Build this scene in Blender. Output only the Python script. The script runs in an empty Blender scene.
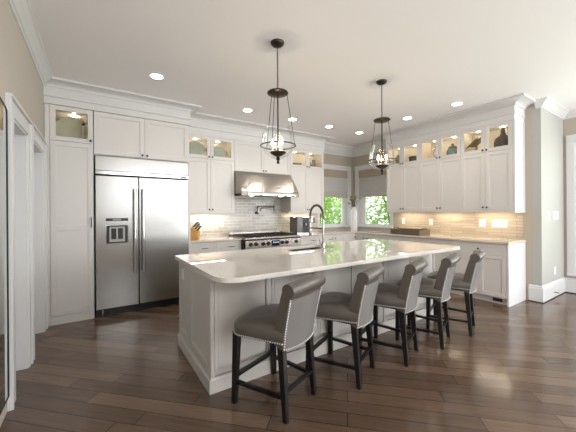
import bpy, bmesh, math, random
from mathutils import Vector, Matrix
random.seed(7)
PI = math.pi
sc = bpy.context.scene
COL = sc.collection

# ------------------------------------------------------------------ camera
YAW = math.radians(33.347); ROLL = math.radians(-0.383)
cam_d = bpy.data.cameras.new('camera'); cam = bpy.data.objects.new('camera', cam_d); COL.objects.link(cam)
cam_d.sensor_width = 36; cam_d.lens = 36*289.4/576; cam_d.shift_x = 0.0024; cam_d.shift_y = -0.0060
cam_d.clip_start = 0.05
_R = Vector((math.cos(YAW), -math.sin(YAW), 0)); _U = Vector((0, 0, 1)); _F = Vector((math.sin(YAW), math.cos(YAW), 0))
R2 = math.cos(ROLL)*_R + math.sin(ROLL)*_U; U2 = -math.sin(ROLL)*_R + math.cos(ROLL)*_U
mw = Matrix((( R2.x, U2.x, -_F.x, 0), (R2.y, U2.y, -_F.y, 0), (R2.z, U2.z, -_F.z, 1.36), (0, 0, 0, 1)))
cam.matrix_world = mw
sc.camera = cam
# ------------------------------------------------------------------ view, world, lights
sc.view_settings.view_transform = 'Standard'; sc.view_settings.look = 'None'
sc.view_settings.exposure = 0.5; sc.view_settings.gamma = 1.0; sc.view_settings.use_curve_mapping = False
w = bpy.data.worlds.new('world'); sc.world = w; w.use_nodes = True
bg = w.node_tree.nodes['Background']; bg.inputs[0].default_value = (0.93, 0.97, 1.0, 1); bg.inputs[1].default_value = 2.2

def light(name, kind, loc, rot, energy, color=(1, 1, 1), size=1, size_y=None, **k):
    l = bpy.data.lights.new(name, kind); l.energy = energy; l.color = color
    if kind == 'AREA':
        l.shape = 'RECTANGLE'; l.size = size; l.size_y = size_y or size
        if 'spread' in k: l.spread = k['spread']
    elif kind == 'SUN': l.angle = size
    else: l.shadow_soft_size = size
    if kind == 'SPOT': l.spot_size = k.get('spot', 2.0); l.spot_blend = 0.6
    o = bpy.data.objects.new(name, l); o.location = loc; o.rotation_euler = rot; COL.objects.link(o); return o
light('sun', 'SUN', (0, 0, 8), (math.radians(40), 0, math.radians(-32)), 8.0, (1, .96, .88), math.radians(1))
# added area lights out of view, filling in for daylight around the camera
light('rear_fill', 'AREA', (5.0, -3.85, 1.45), (math.radians(118), 0, math.radians(12)), 105, (0.962, 0.974, 1), 2.7, 2.2)  # added soft light behind the camera, tilted up to brighten the ceiling
light('rear_left_fill', 'AREA', (1.7, -3.88, 1.75), (math.radians(100), 0, 0), 9, (0.962, 0.974, 1), 2.9, 1.1)  # added weaker rear light, kept dim for its reflection in the fridge
light('side_fill', 'AREA', (6.40, -1.4, 1.5), (math.radians(118), 0, math.radians(90)), 62, (0.962, 0.974, 1), 3.6, 2.1)  # added fill from the right, tilted up towards the ceiling
light('left_uplight_fill', 'AREA', (-.40, -1.6, 1.5), (math.radians(140), 0, math.radians(-90)), 56, (0.962, 0.974, 1), 2.4, 2.0)  # added uplight for the ceiling; the left wall has no opening here
light('overhead_fill', 'AREA', (2.6, -2.7, 2.80), (math.radians(38), 0, 0), 78, (0.97, .975, 1), 4.5, 1.6)  # added overhead fill aimed at the stool backs; the ceiling is closed here

# ------------------------------------------------------------------ materials
def S(v):
    return v/12.92 if v <= 0.04045 else ((v+0.055)/1.055)**2.4
def rgb(r, g, b): return (S(r/255), S(g/255), S(b/255), 1)
def mat(name, col, rough=0.5, metal=0.0, noise=0.03, scale=20, bump=0.0, coat=0.0, emis=None, es=0, trans=0, aniso=0, stretch=(1, 1, 1)):
    m = bpy.data.materials.new(name); m.use_nodes = True; nt = m.node_tree; b = nt.nodes['Principled BSDF']
    b.inputs['Roughness'].default_value = rough; b.inputs['Metallic'].default_value = metal
    b.inputs['Coat Weight'].default_value = coat
    tc = nt.nodes.new('ShaderNodeTexCoord'); mp = nt.nodes.new('ShaderNodeMapping'); mp.inputs['Scale'].default_value = stretch
    nz = nt.nodes.new('ShaderNodeTexNoise'); nz.inputs['Scale'].default_value = scale; nz.inputs['Detail'].default_value = 3
    nt.links.new(tc.outputs['Object'], mp.inputs[0]); nt.links.new(mp.outputs[0], nz.inputs['Vector'])
    mx = nt.nodes.new('ShaderNodeMix'); mx.data_type = 'RGBA'
    mx.inputs[6].default_value = tuple(c*(1-noise) for c in col[:3])+(1,); mx.inputs[7].default_value = tuple(min(1, c*(1+noise)) for c in col[:3])+(1,)
    nt.links.new(nz.outputs['Fac'], mx.inputs[0]); nt.links.new(mx.outputs[2], b.inputs['Base Color'])
    if bump:
        bp = nt.nodes.new('ShaderNodeBump'); bp.inputs['Strength'].default_value = bump; bp.inputs['Distance'].default_value = 0.01
        nt.links.new(nz.outputs['Fac'], bp.inputs['Height']); nt.links.new(bp.outputs[0], b.inputs['Normal'])
    if emis: b.inputs['Emission Color'].default_value = emis; b.inputs['Emission Strength'].default_value = es
    if trans: b.inputs['Transmission Weight'].default_value = trans
    return m
def glassmat(name, tint=(1, 1, 1, 1), refl=0.12):
    m = bpy.data.materials.new(name); m.use_nodes = True; nt = m.node_tree; nt.nodes.clear()
    o = nt.nodes.new('ShaderNodeOutputMaterial'); t = nt.nodes.new('ShaderNodeBsdfTransparent'); t.inputs[0].default_value = tint
    g = nt.nodes.new('ShaderNodeBsdfGlossy'); g.inputs['Roughness'].default_value = 0.02
    fr = nt.nodes.new('ShaderNodeFresnel'); fr.inputs[0].default_value = 1.35
    ma = nt.nodes.new('ShaderNodeMath'); ma.operation = 'MULTIPLY'; ma.inputs[1].default_value = refl*8
    ma.use_clamp = True
    mx = nt.nodes.new('ShaderNodeMixShader'); nt.links.new(fr.outputs[0], ma.inputs[0]); nt.links.new(ma.outputs[0], mx.inputs[0])
    nt.links.new(t.outputs[0], mx.inputs[1]); nt.links.new(g.outputs[0], mx.inputs[2]); nt.links.new(mx.outputs[0], o.inputs[0])
    return m
M = {}
M['white'] = mat('white_paint', rgb(216, 213, 210), 0.38, noise=.01)
M['trim'] = mat('trim_paint', rgb(214, 214, 214), 0.4, noise=.01)
M['inner'] = mat('cabinet_interior', rgb(220, 208, 190), 0.5, noise=.02)
M['island'] = mat('island_paint', rgb(200, 196, 190), 0.4, noise=.01)
M['ceiling'] = mat('ceiling_paint', rgb(244, 242, 244), 0.75, noise=.008, scale=3)
M['wall'] = mat('wall_paint', rgb(178, 169, 153), 0.7, noise=.015, scale=4)
M['walll'] = mat('wall_paint_warm', rgb(190, 181, 172), 0.7, noise=.015, scale=4)
M['steel'] = mat('brushed_steel', rgb(164, 163, 160), 0.24, 1.0, noise=.05, scale=30, stretch=(.15, .15, 12))
M['steelh'] = mat('brushed_steel_hood', rgb(176, 170, 163), 0.26, 1.0, noise=.04, scale=60, stretch=(.1, 8, 8), bump=.12)
M['chrome'] = mat('polished_steel', rgb(200, 200, 200), 0.12, 1.0)
M['bronze'] = mat('dark_bronze', rgb(62, 54, 46), 0.38, 0.8, noise=.1)
M['knob'] = mat('black_knob', rgb(34, 30, 28), 0.35, 0.6)
M['black'] = mat('black_plastic', rgb(22, 22, 23), 0.35)
M['iron'] = mat('cast_iron', rgb(30, 29, 28), 0.6)
M['blackwood'] = mat('black_lacquered_wood', rgb(24, 22, 22), 0.28, noise=.1)
M['leather'] = mat('grey_leather', rgb(92, 86, 79), 0.34, noise=.06, scale=90, bump=.08)
M['leatherb'] = mat('grey_leather_back', rgb(116, 113, 110), 0.4, noise=.05, scale=90, bump=.08)
M['nail'] = mat('nickel_nail', rgb(214, 212, 208), 0.3, .5, noise=0)
M['plate'] = mat('outlet_plastic', rgb(240, 238, 234), 0.35)
M['mirror'] = mat('mirror_glass', rgb(205, 208, 208), 0.02, 1.0, noise=0)
M['glass'] = glassmat('clear_glass', (1, 1, 1, 1), .05)
M['cabglass'] = glassmat('cabinet_glass', (.97, .98, .97, 1), .06)
M['bulb'] = mat('bulb', rgb(255, 225, 170), .3, emis=(1, .78, .45, 1), es=22)
M['lens'] = mat('downlight_lens', rgb(255, 250, 240), .3, emis=(1, .95, .86, 1), es=14)
M['puck'] = mat('puck_lens', rgb(255, 240, 210), .3, emis=(1, .90, .72, 1), es=5)
M['bamboo'] = mat('knife_block_wood', rgb(196, 150, 84), .45, noise=.1, stretch=(1, 1, 8))
M['shade_top'] = mat('shade_valance_linen', rgb(166, 152, 138), .9, noise=.08, scale=150, bump=.1)
M['shade'] = mat('shade_linen', rgb(182, 180, 180), .9, noise=.08, scale=150, bump=.1)
M['traywood'] = mat('weathered_tray_wood', rgb(96, 82, 68), .7, noise=.25, scale=30, bump=.3)
M['ceramic_w'] = mat('white_ceramic', rgb(228, 224, 216), .3)
M['ceramic_g'] = mat('sage_ceramic', rgb(168, 172, 156), .4, noise=.25, scale=35)
M['darkjar'] = mat('dark_woven_vase', rgb(108, 96, 87), .7, noise=.35, scale=60, bump=.5)
M['tealjar'] = mat('teal_jar', rgb(140, 170, 166), .25, noise=.1)
M['brown'] = mat('brown_wood', rgb(110, 82, 50), .55, noise=.2)
M['leaf'] = mat('leaf_green', rgb(160, 196, 96), .5, noise=.35, scale=3)
M['leaf2'] = mat('leaf_dark', rgb(112, 158, 92), .5, noise=.35, scale=3)
M['stem'] = mat('stem_green', rgb(90, 84, 52), .6, noise=.2)
M['bark'] = mat('bark', rgb(80, 66, 52), .9, noise=.3)
M['lawn'] = mat('lawn', rgb(120, 150, 70), .9, noise=.3)
M['petal'] = mat('olive_leaf', rgb(128, 134, 92), .55, noise=.2)
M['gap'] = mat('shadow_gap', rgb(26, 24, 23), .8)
M['display'] = mat('oven_display', rgb(18, 22, 30), .1)
M['register'] = mat('register_metal', rgb(70, 62, 56), .5, .4)
M['rubber'] = mat('rubber', rgb(50, 50, 50), .8)

def quartz(name, base, spot):
    m = bpy.data.materials.new(name); m.use_nodes = True; nt = m.node_tree; b = nt.nodes['Principled BSDF']
    tc = nt.nodes.new('ShaderNodeTexCoord'); n1 = nt.nodes.new('ShaderNodeTexNoise'); n1.inputs['Scale'].default_value = 70; n1.inputs['Detail'].default_value = 6
    n2 = nt.nodes.new('ShaderNodeTexNoise'); n2.inputs['Scale'].default_value = 4; n2.inputs['Detail'].default_value = 4
    for n in (n1, n2): nt.links.new(tc.outputs['Object'], n.inputs['Vector'])
    r = nt.nodes.new('ShaderNodeValToRGB'); r.color_ramp.elements[0].position = .35; r.color_ramp.elements[1].position = .6
    r.color_ramp.elements[0].color = spot; r.color_ramp.elements[1].color = base
    nt.links.new(n1.outputs['Fac'], r.inputs[0])
    mx = nt.nodes.new('ShaderNodeMix'); mx.data_type = 'RGBA'; mx.inputs[6].default_value = base; nt.links.new(r.outputs[0], mx.inputs[7]); nt.links.new(n2.outputs['Fac'], mx.inputs[0])
    nt.links.new(mx.outputs[2], b.inputs['Base Color']); b.inputs['Roughness'].default_value = .022
    b.inputs['IOR'].default_value = 1.62
    return m
M['quartz'] = quartz('light_quartz', rgb(224, 218, 211), rgb(208, 201, 193))
M['quartz2'] = quartz('perimeter_stone', rgb(214, 204, 190), rgb(180, 168, 152))
M['quartz2e'] = quartz('grey_stone_band', rgb(176, 172, 168), rgb(150, 146, 142))

def tiles(name, axis, bw, bh, c1, c2, mortar, rough=.14):
    m = bpy.data.materials.new(name); m.use_nodes = True; nt = m.node_tree; b = nt.nodes['Principled BSDF']
    tc = nt.nodes.new('ShaderNodeTexCoord'); sp = nt.nodes.new('ShaderNodeSeparateXYZ'); cb = nt.nodes.new('ShaderNodeCombineXYZ')
    nt.links.new(tc.outputs['Object'], sp.inputs[0]); nt.links.new(sp.outputs[axis], cb.inputs[0]); nt.links.new(sp.outputs[2], cb.inputs[1])
    br = nt.nodes.new('ShaderNodeTexBrick'); br.inputs['Scale'].default_value = 1; br.inputs['Brick Width'].default_value = bw; br.inputs['Row Height'].default_value = bh
    br.inputs['Mortar Size'].default_value = .003; br.inputs['Mortar Smooth'].default_value = .2
    br.inputs['Color1'].default_value = c1; br.inputs['Color2'].default_value = c2; br.inputs['Mortar'].default_value = mortar
    nt.links.new(cb.outputs[0], br.inputs['Vector']); nt.links.new(br.outputs['Color'], b.inputs['Base Color'])
    n = nt.nodes.new('ShaderNodeTexNoise'); n.inputs['Scale'].default_value = 9; nt.links.new(tc.outputs['Object'], n.inputs['Vector'])
    sub = nt.nodes.new('ShaderNodeMath'); sub.operation = 'MULTIPLY_ADD'; sub.inputs[1].default_value = .35
    inv = nt.nodes.new('ShaderNodeMath'); inv.operation = 'SUBTRACT'; inv.inputs[0].default_value = 1; nt.links.new(br.outputs['Fac'], inv.inputs[1])
    nt.links.new(n.outputs['Fac'], sub.inputs[0]); nt.links.new(inv.outputs[0], sub.inputs[2])
    bp = nt.nodes.new('ShaderNodeBump'); bp.inputs['Strength'].default_value = .5; bp.inputs['Distance'].default_value = .004
    nt.links.new(sub.outputs[0], bp.inputs['Height']); nt.links.new(bp.outputs[0], b.inputs['Normal'])
    b.inputs['Roughness'].default_value = rough
    return m
M['tile_back'] = tiles('glazed_tile', 0, .20, .058, rgb(190, 186, 177), rgb(164, 160, 151), rgb(222, 216, 206))
M['tile_right'] = tiles('glazed_tile_long', 1, .40, .048, rgb(202, 188, 168), rgb(184, 170, 150), rgb(150, 138, 122), .2)

def woodfloor():
    m = bpy.data.materials.new('dark_oak_planks'); m.use_nodes = True; nt = m.node_tree; b = nt.nodes['Principled BSDF']; lk = nt.links.new
    tc = nt.nodes.new('ShaderNodeTexCoord'); mp = nt.nodes.new('ShaderNodeMapping'); mp.inputs['Rotation'].default_value = (0, 0, math.radians(45))
    lk(tc.outputs['Object'], mp.inputs[0])
    br = nt.nodes.new('ShaderNodeTexBrick'); br.inputs['Scale'].default_value = 1; br.inputs['Brick Width'].default_value = 1.35; br.inputs['Row Height'].default_value = .125
    br.offset = .37; br.offset_frequency = 2; br.squash = .8; br.squash_frequency = 3
    br.inputs['Mortar Size'].default_value = .0028; br.inputs['Mortar Smooth'].default_value = .3; br.inputs['Bias'].default_value = -.05
    br.inputs['Color1'].default_value = (0, 0, 0, 1); br.inputs['Color2'].default_value = (1, 1, 1, 1); br.inputs['Mortar'].default_value = (.5, .5, .5, 1)
    lk(mp.outputs[0], br.inputs['Vector'])
    st = nt.nodes.new('ShaderNodeMapping'); st.inputs['Scale'].default_value = (1.0, 20, 1); lk(mp.outputs[0], st.inputs[0])
    # shift the grain from plank to plank
    ad = nt.nodes.new('ShaderNodeVectorMath'); ad.operation = 'MULTIPLY_ADD'; ad.inputs[1].default_value = (9, 9, 9)
    lk(br.outputs['Color'], ad.inputs[0]); lk(st.outputs[0], ad.inputs[2])
    g = nt.nodes.new('ShaderNodeTexNoise'); g.inputs['Scale'].default_value = 2.2; g.inputs['Detail'].default_value = 7; g.inputs['Distortion'].default_value = 1.2; lk(ad.outputs[0], g.inputs['Vector'])
    r = nt.nodes.new('ShaderNodeValToRGB'); e = r.color_ramp.elements
    e[0].position = .0; e[0].color = rgb(76, 60, 49); e[1].position = 1; e[1].color = rgb(130, 108, 90)
    x = e.new(.5); x.color = rgb(100, 81, 67)
    mixf = nt.nodes.new('ShaderNodeMath'); mixf.operation = 'MULTIPLY_ADD'; mixf.inputs[1].default_value = .55
    lk(br.outputs['Color'], mixf.inputs[0])
    gm = nt.nodes.new('ShaderNodeMapRange'); gm.inputs[1].default_value = .3; gm.inputs[2].default_value = .7; gm.inputs[3].default_value = .06; gm.inputs[4].default_value = .36
    lk(g.outputs['Fac'], gm.inputs[0]); lk(gm.outputs[0], mixf.inputs[2]); lk(mixf.outputs[0], r.inputs[0])
    dk = nt.nodes.new('ShaderNodeMix'); dk.data_type = 'RGBA'; dk.inputs[7].default_value = rgb(34, 26, 22)
    lk(r.outputs[0], dk.inputs[6]); lk(br.outputs['Fac'], dk.inputs[0]); lk(dk.outputs[2], b.inputs['Base Color'])
    b.inputs['Roughness'].default_value = .24
    rr = nt.nodes.new('ShaderNodeMapRange'); rr.inputs[3].default_value = .13; rr.inputs[4].default_value = .20; lk(g.outputs['Fac'], rr.inputs[0]); lk(rr.outputs[0], b.inputs['Roughness'])
    h = nt.nodes.new('ShaderNodeMath'); h.operation = 'MULTIPLY_ADD'; h.inputs[1].default_value = -1.0; lk(br.outputs['Fac'], h.inputs[0]); lk(g.outputs['Fac'], h.inputs[2])
    bp = nt.nodes.new('ShaderNodeBump'); bp.inputs['Strength'].default_value = .08; bp.inputs['Distance'].default_value = .003
    lk(h.outputs[0], bp.inputs['Height']); lk(bp.outputs[0], b.inputs['Normal'])
    return m
M['floor'] = woodfloor()

# ------------------------------------------------------------------ mesh helpers
def BM(): return bmesh.new()
def box(bm, x0, x1, y0, y1, z0, z1):
    vs = [bm.verts.new(p) for p in [(x0,y0,z0),(x1,y0,z0),(x1,y1,z0),(x0,y1,z0),(x0,y0,z1),(x1,y0,z1),(x1,y1,z1),(x0,y1,z1)]]
    for f in [(0,3,2,1),(4,5,6,7),(0,1,5,4),(1,2,6,5),(2,3,7,6),(3,0,4,7)]: bm.faces.new([vs[i] for i in f])
def prism(bm, pts, z0, z1):
    lo = [bm.verts.new((x, y, z0)) for x, y in pts]; hi = [bm.verts.new((x, y, z1)) for x, y in pts]
    n = len(pts)
    for i in range(n): bm.faces.new([lo[i], lo[(i+1) % n], hi[(i+1) % n], hi[i]])
    bm.faces.new(lo[::-1]); bm.faces.new(hi)
def prism_x(bm, pts, x0, x1):      # pts in (y, z)
    lo = [bm.verts.new((x0, y, z)) for y, z in pts]; hi = [bm.verts.new((x1, y, z)) for y, z in pts]
    n = len(pts)
    for i in range(n): bm.faces.new([lo[i], lo[(i+1) % n], hi[(i+1) % n], hi[i]])
    bm.faces.new(lo[::-1]); bm.faces.new(hi)
def lathe(bm, prof, cx=0, cy=0, seg=24, cap=True):      # prof (r, z) bottom to top
    rings = []
    for r, z in prof:
        rings.append([bm.verts.new((cx+max(r, 1e-4)*math.cos(2*PI*k/seg), cy+max(r, 1e-4)*math.sin(2*PI*k/seg), z)) for k in range(seg)])
    for a, b in zip(rings, rings[1:]):
        for k in range(seg): bm.faces.new([a[k], a[(k+1) % seg], b[(k+1) % seg], b[k]])
    if cap: bm.faces.new(rings[0][::-1]); bm.faces.new(rings[-1])
def tube(bm, pts, r, seg=8, caps=True):
    pts = [Vector(p) for p in pts]; rs = r if isinstance(r, (list, tuple)) else [r]*len(pts)
    rings = []; up = None
    for i, p in enumerate(pts):
        t = (pts[min(i+1, len(pts)-1)]-pts[max(i-1, 0)]).normalized()
        if up is None: up = Vector((0, 0, 1)) if abs(t.z) < .9 else Vector((1, 0, 0))
        a = t.cross(up).normalized(); bb = a.cross(t).normalized(); up = bb
        rings.append([bm.verts.new(p+rs[i]*(math.cos(2*PI*k/seg)*a+math.sin(2*PI*k/seg)*bb)) for k in range(seg)])
    for a, b in zip(rings, rings[1:]):
        for k in range(seg): bm.faces.new([a[k], a[(k+1) % seg], b[(k+1) % seg], b[k]])
    if caps: bm.faces.new(rings[0][::-1]); bm.faces.new(rings[-1])
def bar(bm, p0, p1, w0, w1=None):          # square tapered bar
    p0, p1 = Vector(p0), Vector(p1); w1 = w1 or w0; t = (p1-p0).normalized()
    a = Vector((1, 0, 0)) if abs(t.x) < .8 else Vector((0, 1, 0))
    b = t.cross(a).normalized(); a = b.cross(t).normalized()
    f = lambda p, w: [bm.verts.new(p+a*w*sx/2+b*w*sy/2) for sx, sy in ((-1,-1),(1,-1),(1,1),(-1,1))]
    A, B = f(p0, w0), f(p1, w1)
    for k in range(4): bm.faces.new([A[k], A[(k+1) % 4], B[(k+1) % 4], B[k]])
    bm.faces.new(A[::-1]); bm.faces.new(B)
def ball(bm, c, r, seg=10, sc_=(1, 1, 1)):
    bmesh.ops.create_uvsphere(bm, u_segments=seg, v_segments=max(6, seg//2+2), radius=r, matrix=Matrix.Translation(c) @ Matrix.Diagonal((*sc_, 1)))
def torus(bm, c, R, r, seg=32, s2=8, m=None):
    rings = []
    for i in range(seg):
        a = 2*PI*i/seg
        ring = []
        for k in range(s2):
            q = 2*PI*k/s2; v = Vector(((R+r*math.cos(q))*math.cos(a), (R+r*math.cos(q))*math.sin(a), r*math.sin(q)))
            if m: v = m @ v
            ring.append(bm.verts.new(v+Vector(c)))
        rings.append(ring)
    for i in range(seg):
        A, B = rings[i], rings[(i+1) % seg]
        for k in range(s2): bm.faces.new([A[k], B[k], B[(k+1) % s2], A[(k+1) % s2]])
def sweep(bm, path, prof):                 # profile (out, z) along a plan polyline, outward = right of travel
    n = len(path); rings = []
    dirs = [(Vector(path[i+1])-Vector(path[i])).normalized() for i in range(n-1)]
    nor = [Vector((d.y, -d.x)) for d in dirs]
    for i, p in enumerate(path):
        if i == 0: m = nor[0]
        elif i == n-1: m = nor[-1]
        else: m = (nor[i-1]+nor[i])/(1+nor[i-1].dot(nor[i]))
        rings.append([bm.verts.new((p[0]+m.x*o, p[1]+m.y*o, z)) for o, z in prof])
    k = len(prof)
    for a, b in zip(rings, rings[1:]):
        for j in range(k): bm.faces.new([a[j], a[(j+1) % k], b[(j+1) % k], b[j]])
    bm.faces.new(rings[0][::-1]); bm.faces.new(rings[-1])
def obj(name, bm, material, parent=None, bevel=0, smooth=False, loc=None, rot=None, segs=1):
    bmesh.ops.recalc_face_normals(bm, faces=bm.faces[:])
    me = bpy.data.meshes.new(name); bm.to_mesh(me); bm.free()
    me.materials.append(material)
    o = bpy.data.objects.new(name, me); COL.objects.link(o)
    if parent: o.parent = parent
    if loc: o.location = loc
    if rot: o.rotation_euler = rot
    if smooth:
        for p in me.polygons: p.use_smooth = True
        try: me.set_sharp_from_angle(angle=math.radians(40))
        except Exception: pass
    if bevel:
        b = o.modifiers.new('bevel', 'BEVEL'); b.width = bevel; b.segments = segs; b.limit_method = 'ANGLE'; b.angle_limit = math.radians(40)
    return o
def thing(name, label, cat, loc=(0, 0, 0), rotz=0, group=None):
    o = bpy.data.objects.new(name, None); COL.objects.link(o); o.location = loc; o.rotation_euler = (0, 0, rotz)
    o.empty_display_size = .1; o['label'] = label; o['category'] = cat
    if group: o['group'] = group
    return o
def tag(o, label, cat, group=None):
    o['label'] = label; o['category'] = cat
    if group: o['group'] = group
    return o
def struct(name, bm, m, **k):
    o = obj(name, bm, m, **k); o['kind'] = 'structure'; return o
def copy_tree(o, parent=None):
    kids = [c for c in bpy.data.objects if c.parent == o]
    c = o.copy(); COL.objects.link(c); c.parent = parent
    for k in kids: copy_tree(k, c)
    return c

# ------------------------------------------------------------------ room
H = 2.99
XL, YW, XW = -.52, 5.23, 5.49
bm = BM(); box(bm, -1.4, 6.7, -4.1, 5.4, -.1, 0); struct('floor', bm, M['floor'])
bm = BM(); box(bm, -1.4, 6.7, -4.1, 5.4, H, H+.1); struct('ceiling', bm, M['ceiling'])
def wall_holes_x(bm, x0, x1, y0, y1, z1, holes):    # wall along x, holes (xa, xb, za, zb)
    x = x0
    for xa, xb, za, zb in sorted(holes):
        box(bm, x, xa, y0, y1, 0, z1)
        if za > 0: box(bm, xa, xb, y0, y1, 0, za)
        if zb < z1: box(bm, xa, xb, y0, y1, zb, z1)
        x = xb
    box(bm, x, x1, y0, y1, 0, z1)
def wall_holes_y(bm, x0, x1, y0, y1, z1, holes):
    y = y0
    for ya, yb, za, zb in sorted(holes):
        box(bm, x0, x1, y, ya, 0, z1)
        if za > 0: box(bm, x0, x1, ya, yb, 0, za)
        if zb < z1: box(bm, x0, x1, ya, yb, zb, z1)
        y = yb
    box(bm, x0, x1, y, y1, 0, z1)
WZ0, WZ1 = 1.03, 2.40
bm = BM(); wall_holes_x(bm, -.68, 5.62, YW, YW+.14, H, [(4.30, 5.29, WZ0, WZ1)]); struct('wall_back', bm, M['wall'])
bm = BM(); wall_holes_y(bm, XW, XW+.13, 1.60, YW-.002, H, [(4.05, 5.06, WZ0, WZ1)]); struct('wall_right', bm, M['wall'])
bm = BM(); box(bm, XW, 6.55, 1.50, 1.60, 0, H); struct('wall_front_stub', bm, mat('wall_paint_light', rgb(174, 173, 168), .65, noise=.01))
bm = BM(); wall_holes_y(bm, 6.55, 6.68, -4, 1.60, H, [(-3.2, .3, .3, 2.55), (.55, 1.36, .32, 2.5)]); struct('wall_far_right', bm, M['wall'])
bm = BM(); wall_holes_x(bm, -.68, 6.68, -4.12, -4.0, H, [(.2, 3.2, 1.15, 2.35), (3.6, 6.4, .3, 2.6)]); struct('wall_rear', bm, M['wall'])
bm = BM(); wall_holes_y(bm, XL-.15, XL, -4, YW, H, [(2.87, 3.41, 0, 2.07), (3.66, 4.34, 0, 2.08)]); struct('wall_left', bm, M['walll'])
# crown on bare walls
CR = [(0, 2.885), (.010, 2.885), (.014, 2.90), (.028, 2.908), (.05, 2.935), (.08, 2.965), (.09, 2.972), (.10, 2.976), (.10, H), (0, H)]
CRT = [(0, 2.755), (.014, 2.755), (.018, 2.79), (.035, 2.80), (.07, 2.85), (.11, 2.92), (.13, 2.945), (.15, 2.95), (.15, H), (0, H)]
def crown(name, path, prof): bm = BM(); sweep(bm, path, prof); return struct(name, bm, M['trim'])
crown('trim_1', [(XL, -3.9), (XL, 4.40)], CR)
crown('trim_2', [(4.30, YW), (XW, YW), (XW, 3.99)], CRT)
crown('trim_3', [(XW, 1.56), (XW, 1.50), (6.55, 1.50), (6.55, -3.9)], CR)
# baseboards
BB = [(0, 0), (.018, 0), (.018, .20), (.012, .22), (.012, .235), (0, .25)]
bm = BM(); sweep(bm, [(XW, 1.655), (XW, 1.50), (6.55, 1.50), (6.55, -3.9)], [(o, z+.012 if z == 0 else z) for o, z in BB]); struct('baseboard_right', bm, M['trim'])
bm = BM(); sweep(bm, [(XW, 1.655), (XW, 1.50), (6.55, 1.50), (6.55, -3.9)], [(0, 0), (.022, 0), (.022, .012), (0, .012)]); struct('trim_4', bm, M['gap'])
bm = BM(); box(bm, XL, XL+.016, -3.9, 1.9, 0, .18); box(bm, XL, XL+.016, 3.497, 3.545, 0, .18); struct('baseboard_left', bm, M['trim'])
# cased openings in the left wall
def cased(name, ya, yb, zt, cn=.10, cf=.10):
    bm = BM()
    cw = .10; e = .002
    box(bm, XL, XL+.022, ya-cn, ya, 0, zt+cw+.02); box(bm, XL, XL+.022, yb, yb+cf, 0, zt+cw+.02); box(bm, XL, XL+.022, ya, yb, zt, zt+cw+.02)
    for y0, y1 in ((ya-cn-.012, ya-cn+.012), (yb+cf-.012, yb+cf+.012)): box(bm, XL, XL+.034, y0, y1, 0, zt+cw+.012)
    box(bm, XL, XL+.040, ya-cn-.018, yb+cf+.018, zt+cw+.008, zt+cw+.032)
    box(bm, XL-.16, XL+.012, ya-e, ya+.018, 0, zt); box(bm, XL-.16, XL+.012, yb-.018, yb+e, 0, zt); box(bm, XL-.16, XL+.012, ya, yb, zt-.018, zt+e)
    o = struct(name, bm, M['trim'], bevel=.002)
    bm = BM(); box(bm, XL-.20, XL-.165, ya-.02, yb+.02, .005, zt+.02); d = obj('door_leaf', bm, M['trim'], o)
    bm = BM(); ball(bm, (XL-.13, ya+.09, 1.0), .028); tube(bm, [(XL-.165, ya+.09, 1.0), (XL-.13, ya+.09, 1.0)], .012); obj('door_knob', bm, M['bronze'], d)
    return o
cased('door_1', 2.87, 3.41, 2.07, .13, .075)
cased('door_2', 3.66, 4.34, 2.08)

# windows -----------------------------------------------------------
def window(name, loc, rotz, w, z0, z1, depth=.13, fw=.13, casing=.10, sill=True, left=True, right=True, top=True):
    # local: x 0..w along the hole, wall face at y=0, wall goes to +y
    bm = BM(); h0, h1 = z0, z1; c = .02
    if left: box(bm, -casing, 0, -c, 0, h0, h1+casing)
    if right: box(bm, w, w+casing, -c, 0, h0, h1+casing)
    box(bm, -casing if left else 0, w+casing if right else w, -c-.006, 0, h1, h1+casing+.004)
    # sill and apron
    if sill: box(bm, -casing if left else 0, w+casing if right else w, -.05, 0, h0-.032, h0)
    # reveal lining
    box(bm, 0, .012, 0, depth, h0, h1); box(bm, w-.012, w, 0, depth, h0, h1); box(bm, 0, w, 0, depth, h0-.0, h0+.012); box(bm, 0, w, 0, depth, h1-.012, h1)
    o = struct(name, bm, M['trim'], loc=loc, rot=(0, 0, rotz), bevel=.002)
    bm = BM(); y0, y1 = depth-.065, depth-.02
    box(bm, .012, fw, y0, y1, h0+.012, h1-.012); box(bm, w-fw, w-.012, y0, y1, h0+.012, h1-.012)
    box(bm, fw, w-fw, y0, y1, h0+.012, h0+.045); box(bm, fw, w-fw, y0, y1, h1-.07, h1-.012)
    f = obj('window_frame', bm, M['trim'], o, bevel=.004)
    bm = BM(); box(bm, fw, w-fw, y0+.02, y0+.026, h0+.045, h1-.07); obj('window_pane', bm, M['glass'], f)
    return o
window('window_1', (4.30, YW, 0), 0, .99, WZ0, WZ1, left=False)
window('window_2', (XW, 5.06, 0), -PI/2, 1.01, WZ0, WZ1, fw=.15, right=False)
window('window_3', (6.55, 1.36, 0), -PI/2, .81, .32, 2.5, fw=.06, sill=True)
window('window_4', (6.55, .3, 0), -PI/2, 3.5, .3, 2.55, fw=.06)

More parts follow.
